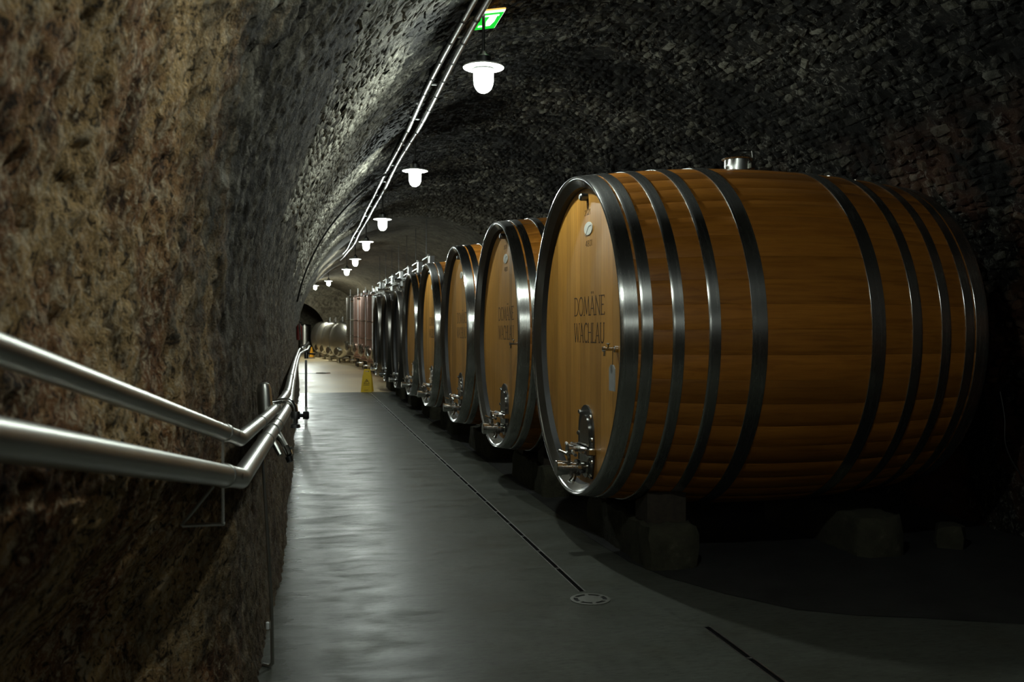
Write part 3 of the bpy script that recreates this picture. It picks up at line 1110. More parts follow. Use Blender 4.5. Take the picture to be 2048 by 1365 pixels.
    mb.lathe([(0, 0.075), (-0.015, 0.075), (-0.02, 0.045), (-0.06, 0.045), (-0.06, 0.062), (-0.085, 0.062), (-0.085, 0.047), (-0.12, 0.045), (-0.12, 0.055), (-0.13, 0.055), (-0.13, 0.050),
              (-0.19, 0.050), (-0.19, 0.046), (-0.195, 0.046), (-0.195, 0.056), (-0.23, 0.056), (-0.236, 0.05), (-0.236, 0)], 24, 'X', (RECESS, -DU, VV))
    CASK_MESH['valve'] = mb.mesh('drain_valve', 'chrome', 30)
    mb = MB()
    mb.tube([head_fn(DU, VV + .04, 0.135), head_fn(DU, VV + 0.085, 0.135), head_fn(DU - .02, VV + 0.10, 0.15), head_fn(DU - .05, VV + 0.12, 0.20)], [0.012, 0.012, 0.010, 0.014], 8)
    CASK_MESH['lever'] = mb.mesh('valve_lever', 'chrome')
    mb = MB()
    mb.tube([head_fn(DU, VV - .02, 0.10), head_fn(DU, VV - 0.07, 0.10), head_fn(DU, VV - 0.10, 0.12)], [0.022, 0.020, 0.026], 12)
    mb.tube([head_fn(DU - .05, VV - .10, 0.12), head_fn(DU + .05, VV - .10, 0.12)], 0.012, 8)
    CASK_MESH['drip'] = mb.mesh('drip_spout', 'chrome')
    # filling neck on top
    x0 = LEN / 2 + 0.02
    zt = RB - 0.012
    mb = MB().lathe([(zt, 0.0), (zt, 0.098), (zt + 0.10, 0.098), (zt + 0.10, 0.0)], 32, 'Z', (x0, 0, 0))
    CASK_MESH['neck'] = mb.mesh('filling_neck', 'hoop', 30)
    mb = MB().lathe([(zt + 0.101, 0.0), (zt + 0.101, 0.112), (zt + 0.108, 0.118), (zt + 0.116, 0.112), (zt + 0.124, 0.06), (zt + 0.126, 0)], 32, 'Z', (x0, 0, 0))
    CASK_MESH['lid'] = mb.mesh('lid', 'hoop')
    mb = MB()
    mb.tube([(x0 - 0.07, 0, zt + .115), (x0 - 0.04, 0, zt + .145), (x0 + 0.01, 0, zt + .165), (x0 + 0.07, -.02, zt + .165), (x0 + .095, -.05, zt + .16)], [0.010, 0.018, 0.02, 0.015, 0.012], 8)
    mb.tube([(x0 + .095, -.06, zt + .165), (x0 + .10, -.07, zt + .10), (x0 + .09, -.08, zt + .05)], 0.010, 8)
    mb.box((x0 + .085, -.08, zt + .05), (0.04, 0.03, 0.05), bev=0.005)
    CASK_MESH['latch'] = mb.mesh('lid_latch', 'chrome')
    mb = MB().lathe([(zt - .01, 0.045), (zt + .03, 0.045), (zt + .032, .052), (zt + .05, .052), (zt + .05, 0)], 16, 'Z', (x0 + 0.24, 0.02, 0))
    CASK_MESH['bung2'] = mb.mesh('bung', 'oldwood')


prepare_cask()
CASKS = [  # Y, scale of the head diameter, z of the axis, dark?, label
    (6.73, 1.00, 1.574, False, 'nearest oak cask with steel hoops, closest to the camera on the right'),
    (9.62, 1.00, 1.575, False, 'second oak cask in the row, just behind the nearest one'),
    (12.42, 1.00, 1.572, False, 'third oak cask in the row, with plaque and a narrow slice of head in view'),
    (15.34, 0.995, 1.56, False, 'fourth oak cask in the row, partly hidden behind the third'),
    (17.95, 0.99, 1.56, False, 'last pale oak cask, next to the black casks'),
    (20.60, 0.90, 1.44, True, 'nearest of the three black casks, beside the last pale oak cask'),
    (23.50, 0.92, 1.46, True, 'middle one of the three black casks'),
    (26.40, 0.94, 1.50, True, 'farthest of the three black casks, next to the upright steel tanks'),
]


def make_cask(i, Y, sc, zc, dark, label):
    t = thing('cask', label, 'cask', (CASK_X, Y, zc - RB * sc), group='black casks in the row' if dark else 'oak casks in the row')
    t.scale = (1, sc, sc)
    O = (0, 0, RB)
    kw = dict(parent=t, loc=O)
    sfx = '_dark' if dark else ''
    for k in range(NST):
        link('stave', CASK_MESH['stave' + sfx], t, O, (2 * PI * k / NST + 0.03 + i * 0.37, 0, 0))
    for k in range(len(HOOPS)):
        h = link('hoop', CASK_MESH['hoop' + sfx, k], t, O)
        if not dark and i < 3 and k < 6:
            for p in CASK_MESH['rivet', k]:
                link('rivet', CASK_MESH['rivet'], h, p)
    link('chime', CASK_MESH['chime' + sfx], **kw)
    link('croze', CASK_MESH['croze'], **kw)
    link('chime', CASK_MESH['chime_back'], **kw)
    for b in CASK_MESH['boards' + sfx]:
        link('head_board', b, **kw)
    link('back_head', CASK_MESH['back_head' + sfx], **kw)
    if not dark:
        if i < 4:
            for q, nm in (('word1', 'lettering'), ('word2', 'lettering')):
                link(nm, CASK_MESH[q], **kw)['label'] = 'dark burnt-in capital letters'
            p = link('plaque', CASK_MESH['plaque'], **kw)
            p['label'] = 'cream oval plaque'
            link('engraving', CASK_MESH['engraving'], p)
            link('bung', CASK_MESH['bung'], **kw)
        if i < 2:
            for q in ('num1', 'num2', 'num3'):
                link('stamped_number', CASK_MESH[q], **kw)
            link('sampling_tap', CASK_MESH['tap'], **kw)
        if i == 0:
            link('wire', CASK_MESH['wire'], **kw)
            link('tag', CASK_MESH['tag'], **kw)['label'] = 'grey hanging tag'
    d = link('door', CASK_MESH['door'], **kw)
    d['label'] = 'dark arched door at the foot of the head'
    link('door_panel', CASK_MESH['door_panel'], d)
    for p in CASK_MESH['bolt_spots']:
        link('bolt', CASK_MESH['door_bolt'], d, p)
    link('crossbar', CASK_MESH['crossbar'], d)
    link('clamp_knob', CASK_MESH['clamp'], d)
    v = link('drain_valve', CASK_MESH['valve'], **kw)
    v['label'] = 'polished steel drain valve'
    link('valve_lever', CASK_MESH['lever'], v)
    link('drip_spout', CASK_MESH['drip'], v)
    if not dark:
        nk = link('filling_neck', CASK_MESH['neck'], **kw)
        link('lid', CASK_MESH['lid'], nk)
        link('lid_latch', CASK_MESH['latch'], nk)
        link('bung', CASK_MESH['bung2'], **kw)
    return t


for i, c in enumerate(CASKS):
    make_cask(i, *c)


# concrete blocks and chocks under the casks
def rough_block(name, size, mat, seed, amp=0.012):
    r = np.random.default_rng(seed)
    nx, ny, nz = max(2, int(size[0] / .06)), max(2, int(size[1] / .06)), max(2, int(size[2] / .06))
    mb = MB()
    def face(o, a, b, na, nb_):
        vs_ = [tuple(Vector(o) + Vector(a) * (p / na) + Vector(b) * (q / nb_)) for p in range(na + 1) for q in range(nb_ + 1)]
        fs = [(p * (nb_ + 1) + q, (p + 1) * (nb_ + 1) + q, (p + 1) * (nb_ + 1) + q + 1, p * (nb_ + 1) + q + 1) for p in range(na) for q in range(nb_)]
        mb.add(vs_, fs)
    X, Y, Z = size
    o = (-X / 2, -Y / 2, 0)
    face(o, (0, Y, 0), (X, 0, 0), ny, nx)
    face((-X / 2, -Y / 2, Z), (X, 0, 0), (0, Y, 0), nx, ny)
    face(o, (X, 0, 0), (0, 0, Z), nx, nz)
    face((-X / 2, Y / 2, 0), (0, 0, Z), (X, 0, 0), nz, nx)
    face(o, (0, 0, Z), (0, Y, 0), nz, ny)
    face((X / 2, -Y / 2, 0), (0, Y, 0), (0, 0, Z), ny, nz)
    V = np.array(mb.v)
    h = np.sin(V @ np.array([12.9, 78.2, 37.7]) + seed) * 43758.5453
    def j(k):
        q = np.sin(np.round(V, 4) @ np.array([12.9898 + k, 78.233 - k, 37.719]) + seed + k) * 43758.5453
        return (q - np.floor(q)) - 0.5
    D = np.stack([j(0), j(1), j(2)], -1) * 2 * amp
    # rounded arrises
    E = np.stack([np.abs(np.abs(V[:, 0]) - X / 2) < 1e-6, np.abs(np.abs(V[:, 1]) - Y / 2) < 1e-6, (V[:, 2] > Z - 1e-6)], -1).sum(1)
    cen = np.array([0, 0, Z * .45])
    V2 = V + D
    V2 = np.where((E >= 2)[:, None], V2 + (cen - V) * 0.05 * (E - 1)[:, None], V2)
    V2[:, 2] = np.maximum(V2[:, 2], 0)
    V2[V[:, 2] < 1e-6, 2] = 0
    mb.v = [tuple(p) for p in V2]
    return mb.mesh(name, mat, 50)


names = ['nearest', 'second', 'third', 'fourth', 'fifth', 'sixth', 'seventh', 'eighth']
for i, (Y, sc, zc, dark, lab) in enumerate(CASKS):
    ly = 1.5
    o = link('concrete_block', rough_block('concrete_block', (0.36, ly, 0.29), 'block', 3 + i), None, (2.43, Y + 0.0, 0))
    if floor_z(np.array(Y)) > 0:
        o.location.z = float(floor_z(np.array(Y)))
    tag(o, f'mossy concrete block on the floor under the front of the {names[i]} cask', 'block', 'concrete blocks under the casks')
    # chocks between block and cask
    for s, nm in ((-1, 'near'), (1, 'far')):
        if s == 1 and i > 1:
            continue
        u = 0.46
        rr = cask_r(0.53) * sc
        ztop = zc - math.sqrt(rr * rr - (u + .10) ** 2) - 0.004
        zb = o.location.z + 0.288
        mb = MB()
        hh_in = zc - math.sqrt(rr * rr - (u - .12) ** 2) - zb - 0.006
        hh_out = zc - math.sqrt(rr * rr - (u + .12) ** 2) - zb - 0.006
        poly = [(-.12, 0), (.12, 0), (.12, max(.03, hh_out)), (0, max(.03, (zc - math.sqrt(rr * rr - u * u) - zb - 0.006))), (-.12, max(.02, hh_in))]
        mb.prism(poly, lambda a, b, t, s=s: (t, s * a, b), -.14, .14)
        ch = build(mb, 'wooden_chock', 'oldwood', None, (2.43, Y + s * u, zb), smooth=0)
        tag(ch, f'dark wooden chock on the concrete block, {nm} side of the {names[i]} cask', 'chock', 'chocks under the casks')
    if i < 2:
        o = link('concrete_block', rough_block('concrete_block', (0.36, ly, 0.29), 'block', 30 + i), None, (4.0, Y, 0))
        tag(o, f'concrete block in the shadow under the rear of the {names[i]} cask', 'block', 'concrete blocks under the casks')


# ------------------------------------------------------------------ pendant lamps
LAMPS = [(1.27, -5.2, 3.50), (0.90, 2.70, 3.48), (1.27, 6.80, 3.52), (1.27, 11.20, 3.50), (1.24, 15.60, 3.44), (1.25, 20.0, 3.48), (1.27, 24.8, 3.48), (1.24, 29.2, 3.50), (0.86, 36.0, 3.50), (0.44, 42.0, 3.62)]
me_disc = MB().lathe([(0.0, 0.0), (0.0, 0.149), (0.006, 0.151), (0.011, 0.147), (0.030, 0.08), (0.036, 0.055), (0.038, 0.0)], 40).mesh('reflector_disc', 'white_enamel')
me_cap = MB().lathe([(0.034, 0.0), (0.034, 0.058), (0.08, 0.055), (0.095, 0.035), (0.12, 0.02), (0.12, 0.0)], 24).mesh('cap', 'dark_metal')
gl = [(-0.001, 0.0), (-0.001, 0.074), (-0.10, 0.072)] + [(-0.10 - 0.085 * math.sin(R(a)), 0.072 * math.cos(R(a))) for a in range(15, 91, 15)]
gl = gl[1:]
mbg = MB().lathe(gl, 24)
mbg.f = [f for f in mbg.f if len(f) < 10]
me_globe = mbg.mesh('glass_globe', 'globe')
bl = [(-0.02, 0.0), (-0.025, 0.025), (-0.045, 0.040), (-0.085, 0.040), (-0.110, 0.028), (-0.120, 0.0)]
me_bulb = MB().lathe(bl, 14).mesh('bulb', 'lamp')
me_bulb_old = MB().lathe(bl, 14).mesh('bulb', 'old_lamp')
me_ring = MB().lathe([(-0.004, 0.074), (-0.004, 0.080), (-0.018, 0.080), (-0.018, 0.074)], 24, closed=True).mesh('globe_ring', 'white_enamel')
order = ['pendant lamp behind the camera, out of frame', 'pendant lamp just above the top edge of the frame', 'nearest pendant lamp with bell-shaped glass, below the green exit sign', 'second pendant lamp from the camera', 'third pendant lamp from the camera', 'fourth pendant lamp from the camera', 'fifth pendant lamp from the camera', 'sixth pendant lamp from the camera', 'second-last pendant lamp, far down the tunnel', 'farthest pendant lamp, above the lying steel tanks']
for (x, y, z), lab in zip(LAMPS, order):
    t = thing('pendant_lamp', lab, 'lamp', (x, y, z), group='pendant lamps along the vault')
    link('reflector_disc', me_disc, t)
    link('cap', me_cap, t)
    g = link('glass_globe', me_globe, t)
    link('bulb', me_bulb if y > 5 else me_bulb_old, t)
    link('globe_ring', me_ring, t)
    xl, xr = float(x_left(np.array(y))), XR + float(curve(np.array(y)))
    a, xc = (xr - xl) / 2, (xr + xl) / 2
    zt = SPRING + VB * math.sqrt(1 - ((x - xc) / a) ** 2) + 0.03
    build(MB().tube([(0, 0, 0.11), (0, 0, zt - z)], 0.011, 8), 'rod', 'dark_metal', t)

# tubular lamp at the bend
t = thing('tube_lamp', 'small slanted tube lamp at the bend, left of the farthest pendant lamp', 'lamp', (0.02, 48.0, 3.72))
build(MB().tube([(-0.05, 0.0, -0.28), (0.08, 0, 0.05)], 0.05, 12), 'tube', 'old_lamp', t)
build(MB().tube([(0.06, 0.0, 0.05), (0.3, 0, 0.09)], 0.04, 8), 'holder', 'white_enamel', t)

# ------------------------------------------------------------------ conduits along the vault
me_clip = MB().lathe([(-.008, .0245), (-.008, .028), (.008, .028), (.008, .0245)], 14, 'Y', closed=True).mesh('clip', 'black')
me_cross = MB().box((0, 0, 0), (0.15, 0.025, 0.012)).mesh('bracket', 'dark_metal')
for k, (x, nm) in enumerate(((1.118, 'left-hand'), (1.224, 'right-hand'))):
    t = thing('steel_conduit', f'{nm} one of two steel conduits running along the vault', 'conduit', (x, 0, 3.86), group='two conduits along the vault')
    pts = []
    for j in range(40):
        y = 1.0 + 29.0 * j / 39
        pts.append((0.008 * math.sin(y * 1.3 + k) - (0.0 if y < 24 else (y - 24) ** 2 * 0.004), y, 0.012 * math.sin(y * 0.9 + 2 * k)))
    build(MB().tube(pts, 0.0245, 12), 'pipe', 'conduit', t)
    y = 3.5
    while y < 26:
        link('clip', me_clip, t, (0.008 * math.sin(y * 1.3 + k), y, 0.012 * math.sin(y * 0.9 + 2 * k)))
        y += 0.55
    if k == 0:
        y = 4.4
        while y < 26:
            link('bracket', me_cross, t, (0.053, y, 0.03))
            y += 1.45
        for y in (9.4, 10.0):
            build(MB().tube([(-0.02, y, 0.0), (-0.10, y, 0.03), (-0.13, y - .03, 0.02)], 0.012, 8), 'hook', 'white_enamel', t)

# cable draped down the vault to the left wall
pts = []
for q in np.linspace(1.36, 1.06, 26):
    P, N = tunnel(np.array([13.2 + (1.36 - q) * 4.0]), np.array([q]))
    pts.append(tuple(P[0] + N[0] * 0.055))
tag(build(MB().tube(pts, 0.013, 8), 'cable', 'black'), 'dark cable following the curve of the vault down to the left wall', 'cable')

# ------------------------------------------------------------------ exit sign, flat against the vault
sl = math.atan2(0.03, 0.17)
t = thing('exit_sign', 'glowing green and white emergency exit sign on the vault', 'sign', (1.335, 6.97, 3.925), (0, -sl, 0))
build(MB().box((0, 0, 0.010), (0.195, 0.43, 0.012), bev=0.004), 'housing', 'exit_edge', t)
build(MB().box((0, 0, 0.05), (0.10, 0.25, 0.07), bev=0.006), 'mount', 'dark_metal', t)
build(MB().box((0, 0, 0.002), (0.185, 0.42, 0.008)), 'border', 'exit_white', t, smooth=0)
build(MB().box((0.008, 0.015, -0.003), (0.160, 0.375, 0.004)), 'panel', 'exit_green', t, smooth=0)
mb = MB()
fnx = lambda u, v, q: (u, v, q)
mb.prism([(-.045, -.105), (.062, -.105), (.062, -.135), (-.045, -.135)], fnx, -.0055, -.008)
mb.prism([(-.005, -.10), (.050, -.10), (.052, .02), (.036, .12), (.004, .12), (-.012, .02)], fnx, -.0055, -.008)
mb.prism([(-.055, .10), (-.005, .10), (-.005, .135), (-.055, .135)], fnx, -.0055, -.008)
build(mb, 'pictogram', 'exit_white', t, smooth=0)

# ------------------------------------------------------------------ steel pipes on the left wall
UP = [(-0.60, 0.65, 1.754), (-0.47, 1.64, 1.572), (-0.232, 3.40, 1.238), (-0.2235, 3.46, 1.226), (-0.172, 4.85, 1.195), (-0.130, 6.0, 1.195), (-0.118, 6.8, 1.195), (-0.125, 8.2, 1.195), (-0.130, 10.0, 1.20), (-0.140, 15.2, 1.20), (-0.125, 22.0, 1.20), (-0.03, 24.5, 1.22)]
LO = [(-0.60, 0.65, 1.608), (-0.47, 1.64, 1.430), (-0.232, 3.40, 1.098), (-0.2235, 3.46, 1.086), (-0.172, 4.75, 1.098), (-0.130, 6.0, 1.10), (-0.115, 6.8, 1.10), (-0.122, 8.2, 1.10), (-0.128, 10.0, 1.10), (-0.138, 15.2, 1.10), (-0.12, 22.0, 1.10), (-0.03, 24.2, 1.12)]


def sub(pts, n=6, keep=4):
    out = list(pts[:keep])
    P = [Vector(p) for p in pts]
    for i in range(keep - 1, len(P) - 1):
        p0, p1, p2, p3 = P[max(i - 1, keep - 1)], P[i], P[i + 1], P[min(i + 2, len(P) - 1)]
        for k in range(1, n + 1):
            s = k / n
            out.append(tuple(0.5 * ((2 * p1) + (p2 - p0) * s + (2 * p0 - 5 * p1 + 4 * p2 - p3) * s * s + (3 * p1 - p0 - 3 * p2 + p3) * s ** 3)))
    return out


def along(pts, Y):
    for a, b in zip(pts[:-1], pts[1:]):
        if a[1] <= Y <= b[1]:
            s = (Y - a[1]) / (b[1] - a[1])
            return Vector(a).lerp(Vector(b), s), (Vector(b) - Vector(a)).normalized()


def collar(pipe, pts, Y, r, w_=0.012, mat='steel', proud=0.004, name='collar'):
    p, d = along(pts, Y)
    build(MB().tube([p - d * w_, p - d * w_ * .8, p + d * w_ * .8, p + d * w_], [r + proud * .4, r + proud, r + proud, r + proud * .4], 20), name, mat, pipe)


RU, RL = 0.0265, 0.0365
upper = thing('steel_pipe', 'thinner upper stainless pipe along the left rock wall', 'pipe')
UPs, LOs = sub(UP), sub(LO)
build(MB().tube(UPs, RU, 24), 'tube', 'steel', upper)
for y in (3.22, 4.3, 6.4, 8.8, 12, 16):
    collar(upper, UPs, y, RU)
lower = thing('steel_pipe', 'thicker lower stainless pipe along the left rock wall', 'pipe')
build(MB().tube(LOs, RL, 24), 'tube', 'steel', lower)
for y in (3.22, 4.55, 5.25, 7.4, 9.6, 13):
    collar(lower, LOs, y, RL)
# arrow stickers by the kink
for pipe, pts, r in ((upper, UPs, RU), (lower, LOs, RL)):
    p, d = along(pts, 3.32)
    q = p + Vector((r + 0.0005, 0, 0.004))
    build(MB().add([q + Vector((0, -.012, .010)), q + Vector((.001, .014, .004)), q + Vector((0, 0, -.016))], [(0, 1, 2)]), 'arrow_mark', 'black', pipe, smooth=0)

# bracket carrying both pipes just before the kink
t = thing('pipe_bracket', 'angle bracket holding both steel pipes before their kink', 'bracket', (-0.262, 3.22, 0.99))
build(MB().box((0.0, 0, 0.14), (0.006, 0.035, 0.31)), 'upright', 'steel', t, smooth=0)
build(MB().box((-0.06, 0, -0.015), (0.13, 0.035, 0.006)), 'foot', 'steel', t, smooth=0)
build(MB().tube([(-0.13, 0, -0.015), (-0.03, 0, 0.11)], 0.006, 8), 'brace', 'steel', t)

# stub pipe, tap on the upper pipe
p, d = along(UPs, 5.25)
t = thing('pipe_stub', 'short upright steel stub with rounded top behind the upper pipe', 'pipe', (p.x - 0.045, p.y - 0.12, p.z - 0.02))
build(MB().lathe([(0, 0.040), (0.13, 0.038), (0.155, 0.030), (0.165, 0.015), (0.167, 0)], 20), 'tube', 'steel', t, rot=(R(-6), R(-4), 0))
t = thing('tap', 'upper tap with elbow and black knob branching off the upper pipe', 'tap', tuple(p), group='taps on the left wall pipes')
build(MB().tube([(-0.055, -.03, 0.012), (-.02, -.02, 0.03), (0.03, 0, 0.038), (0.055, 0.0, 0.040), (0.082, 0, 0.030), (0.10, 0, 0.005), (0.105, 0, -0.03)], [.014, .014, .015, .016, .017, .017, .017], 14), 'elbow', 'chrome', t)
build(MB().lathe([(-.012, .030), (-.012, .036), (.012, .036), (.012, .030)], 20, 'Y', closed=True), 'clamp_ring', 'chrome', t)
build(MB().lathe([(-.02, 0), (-.02, .022), (-.035, .026), (-.06, .026), (-.06, .014), (-.085, .014), (-.09, .024), (-.108, .026), (-.108, 0)], 16, 'Z', (0.105, 0, 0)), 'valve_body', 'dark_metal', t)
build(MB().lathe([(0, .010), (.025, .010), (.025, .020), (.05, .023), (.058, .018), (.058, 0)], 14, 'X', (0.12, 0, -.042)), 'knob', 'black', t)
# lower branch tap
p, d = along(LOs, 4.95)
t = thing('tap', 'lower tap slanting down off the thicker pipe, with dark handle', 'tap', tuple(p), group='taps on the left wall pipes')
t.scale = (0.72, 0.72, 0.72)
build(MB().tube([(0, -.03, 0.0), (0.03, 0, -0.01), (0.07, -.04, -0.06), (0.105, -.09, -0.115)], [.036, .034, .022, .020], 14), 'branch', 'steel', t)
build(MB().lathe([(-.03, .051), (-.03, .060), (.03, .060), (.03, .051)], 20, 'Y', closed=True), 'clamp_ring', 'steel', t)
build(MB().tube([(0.098, -.08, -0.105), (0.112, -.10, -.13), (0.125, -.125, -0.16)], [.026, .026, .024], 14), 'valve_body', 'chrome', t)
build(MB().tube([(0.11, -.10, -.125), (0.14, -.09, -.105)], [.012, .012], 8), 'stem', 'chrome', t)
build(MB().tube([(0.118, -.14, -.165), (0.128, -.15, -.20)], [.026, .022], 12), 'knob', 'black', t)
build(MB().tube([(-0.01, -.06, -.03), (0.03, -.09, -.10), (0.06, -.12, -.155)], [.020, .020, .018], 10), 'drain_leg', 'steel', t)

# thin rod down to the floor, with its clip
t = thing('thin_conduit', 'thin grey conduit standing against the left rock wall down to the floor', 'conduit', (-0.155, 4.66, 0))
build(MB().tube([(-0.045, .03, 0.006), (-0.012, .0, 0.006), (0, 0, 0.02), (-0.004, 0, .3), (-0.048, 0.07, 1.06)], 0.0085, 10), 'tube', 'steel', t)
build(MB().box((-0.022, 0, 0.20), (0.016, 0.016, 0.036), bev=.003), 'clip', 'white_enamel', t)

# far end of the pipes: valve cluster, dark post, red bottle
t = thing('pipe_manifold', 'cluster of valves where the wall pipes end, far down the left wall', 'valve', (-0.05, 24.3, 1.1))
build(MB().tube([(-.05, -.2, 0), (.10, 0, .05), (.16, .1, .15)], .04, 10), 'elbow', 'steel', t)
build(MB().tube([(-.02, 0, .10), (.14, .1, .24)], .035, 10), 'branch', 'steel', t)
build(MB().tube([(0.05, 0, -.02), (.30, -.05, -.05)], .02, 8), 'handle', 'black', t)
build(MB().lathe([(-.16, 0), (-.16, .05), (.05, .05), (.05, 0)], 12, 'Z', (0.08, 0, 0)), 'valve_body', 'dark_metal', t)
t = tag(build(MB().box((0.02, 21.0, 0.50), (0.05, 0.08, 1.0), bev=.004), 'dark_post', 'dark_metal'), 'slim black post on the floor under the far wall pipes', 'post')
t = thing('fire_extinguisher', 'dull red bottle hanging on the left wall above the far valves', 'extinguisher', (-0.13, 22.6, 1.42))
build(MB().lathe([(0, 0), (0, .07), (.30, .07), (.36, .035), (.38, .02), (.38, 0)], 16), 'bottle', 'red', t)
build(MB().tube([(0, 0, .38), (0.02, -.04, .42), (0.05, -.12, .40)], .014, 8), 'handle', 'black', t)
hose = [(-0.14, 22.3, 1.85), (-0.11, 22.2, 1.6), (-0.09, 22.15, 1.35), (-0.08, 22.3, 1.2)]
tag(build(MB().tube(sub(hose, 6, 1), .018, 8), 'hose', 'chrome'), 'shiny hose hanging on the left wall beside the red bottle', 'hose')

# ------------------------------------------------------------------ slot drains
me_bar = MB().box((0, 0, -0.004), (SLOT + 0.004, 0.012, 0.006)).mesh('cross_bar', 'conduit', 0)


def slot_drain(x, y0, y1, label, dy, off):
    t = thing('slot_drain', label, 'drain', (x, y0, 0), group='slot drains in the walkway')
    L = y1 - y0
    mb = MB()
    h = SLOT / 2
    mb.add([(-h, 0, -.001), (-h, 0, -.09), (h, 0, -.09), (h, 0, -.001), (-h, L, -.001), (-h, L, -.09), (h, L, -.09), (h, L, -.001)], [(0, 1, 5, 4), (1, 2, 6, 5), (2, 3, 7, 6), (0, 3, 2, 1), (4, 5, 6, 7)])
    build(mb, 'channel', 'cavity', t, smooth=0)
    for s in (-1, 1):
        wd = 0.005 if s < 0 else 0.010
        build(MB().box((s * (h + wd / 2 - .001), L / 2, 0.0005), (wd, L, 0.004)), 'edge_strip', 'conduit', t, smooth=0)
    y = off
    while y < L:
        link('cross_bar', me_bar, t, (0, y, 0))
        y += dy


slot_drain(D1X, D1A, D1B, 'long steel slot drain running down the walkway beside the casks', 0.52, 0.6)
slot_drain(D2X, D2A, D2B, 'short steel slot drain in the lower right corner of the floor', 0.55, 0.25)

# round drain cover between the two slots
t = thing('drain_cover', 'round drain cover set in the floor at the end of the long slot drain', 'drain', (1.665, 5.44, 0.0))
build(MB().lathe([(-.002, .120), (.004, .120), (.005, .116), (.005, .100), (-.002, .100)], 48, closed=True), 'rim', 'cover', t)
build(MB().lathe([(.0008, 0), (.0008, .104), (.0005, .105)], 48), 'bed', 'cavity', t)
build(MB().lathe([(.001, 0), (.001, .074), (.0045, .074), (.005, .070), (.005, 0)], 40), 'lid', 'cover', t)
for k in range(6):
    a = 2 * PI * k / 6 + 0.5
    mb = MB()
    poly = [(.104 * math.cos(a + q), .104 * math.sin(a + q)) for q in (-.11, 0, .11)] + [(.070 * math.cos(a + q), .070 * math.sin(a + q)) for q in (.16, 0, -.16)]
    mb.prism(poly, lambda u, v, q: (u, v, q), .001, .0045)
    build(mb, 'web', 'cover', t, smooth=0)

# small drain in the beige floor with its dark channel
zf = float(floor_z(np.array(34.0)))
t = thing('floor_drain', 'small shiny drain dish in the beige floor with a dark channel', 'drain', (0.62, 34.0, zf))
build(MB().lathe([(0, .0), (.004, .26), (.03, .24), (.03, .16), (.012, .10), (.012, 0)], 24), 'dish', 'chrome', t)
build(MB().box((-0.75, 0.1, 0.004), (1.3, 0.12, 0.006)), 'channel', 'cavity', t, rot=(0, 0, 0), smooth=0)

# ------------------------------------------------------------------ wet floor sign
t = thing('wet_floor_sign', 'yellow folding wet-floor warning sign standing at the edge of the beige floor', 'sign', (1.63, 25.75, 0.0), (0, 0, R(-14)))


def panel(name, yb_, yt):
    mb = MB()
    H = 0.61
    def fp(u, v, q):
        y = yb_ + (yt - yb_) * v / H
        return (u, y + q, v)
    hole = [(-.055, .535), (.055, .535), (.055, .565), (-.055, .565)]
    body = [(-.150, 0), (.150, 0), (.118, .44), (.105, .46), (.095, .535), (-.095, .535), (-.105, .46), (-.118, .44)]
    mb.prism(body, fp, 0, .014)
    mb.prism([(-.095, .535), (-.055, .535), (-.055, .565), (-.090, .565)], fp, 0, .014)
    mb.prism([(.055, .535), (.095, .535), (.090, .565), (.055, .565)], fp, 0, .014)
    mb.prism([(-.090, .565), (.090, .565), (.082, .605), (.070, .612), (-.070, .612), (-.082, .605)], fp, 0, .014)
    return build(mb, name, 'sign_yellow', t, smooth=0), fp


front, fp = panel('front_panel', -.14, -.01)
panel('back_panel', .15, .005)
mb = MB()
tri = [(-.075, .225), (.075, .225), (0, .345)]
for a, b in zip(tri, tri[1:] + tri[:1]):
    d = Vector((b[0] - a[0], b[1] - a[1])).normalized()
    n_ = Vector((-d.y, d.x)) * .006
    mb.prism([(a[0] - n_.x, a[1] - n_.y), (b[0] - n_.x, b[1] - n_.y), (b[0] + n_.x, b[1] + n_.y), (a[0] + n_.x, a[1] + n_.y)], fp, -.002, .001)
mb.prism([(-.03, .25), (.03, .285), (.02, .305), (-.035, .265)], fp, -.002, .001)
mb.prism([(-.012, .295), (.006, .305), (.0, .322), (-.015, .315)], fp, -.002, .001)
build(mb, 'pictogram', 'sign_ink', front, smooth=0)
mb = MB()
x = -.085
for wd in (.018, .02, .016, .022, .018, .02, .016):
    mb.prism([(x, .176), (x + wd, .176), (x + wd, .194), (x, .194)], fp, -.002, .001)
    x += wd + .005
x = -.05
for wd in (.02, .016, .022, .02):
    mb.prism([(x, .045), (x + wd, .045), (x + wd, .058), (x, .058)], fp, -.002, .001)
    x += wd + .005
build(mb, 'print', 'sign_ink', front, smooth=0)


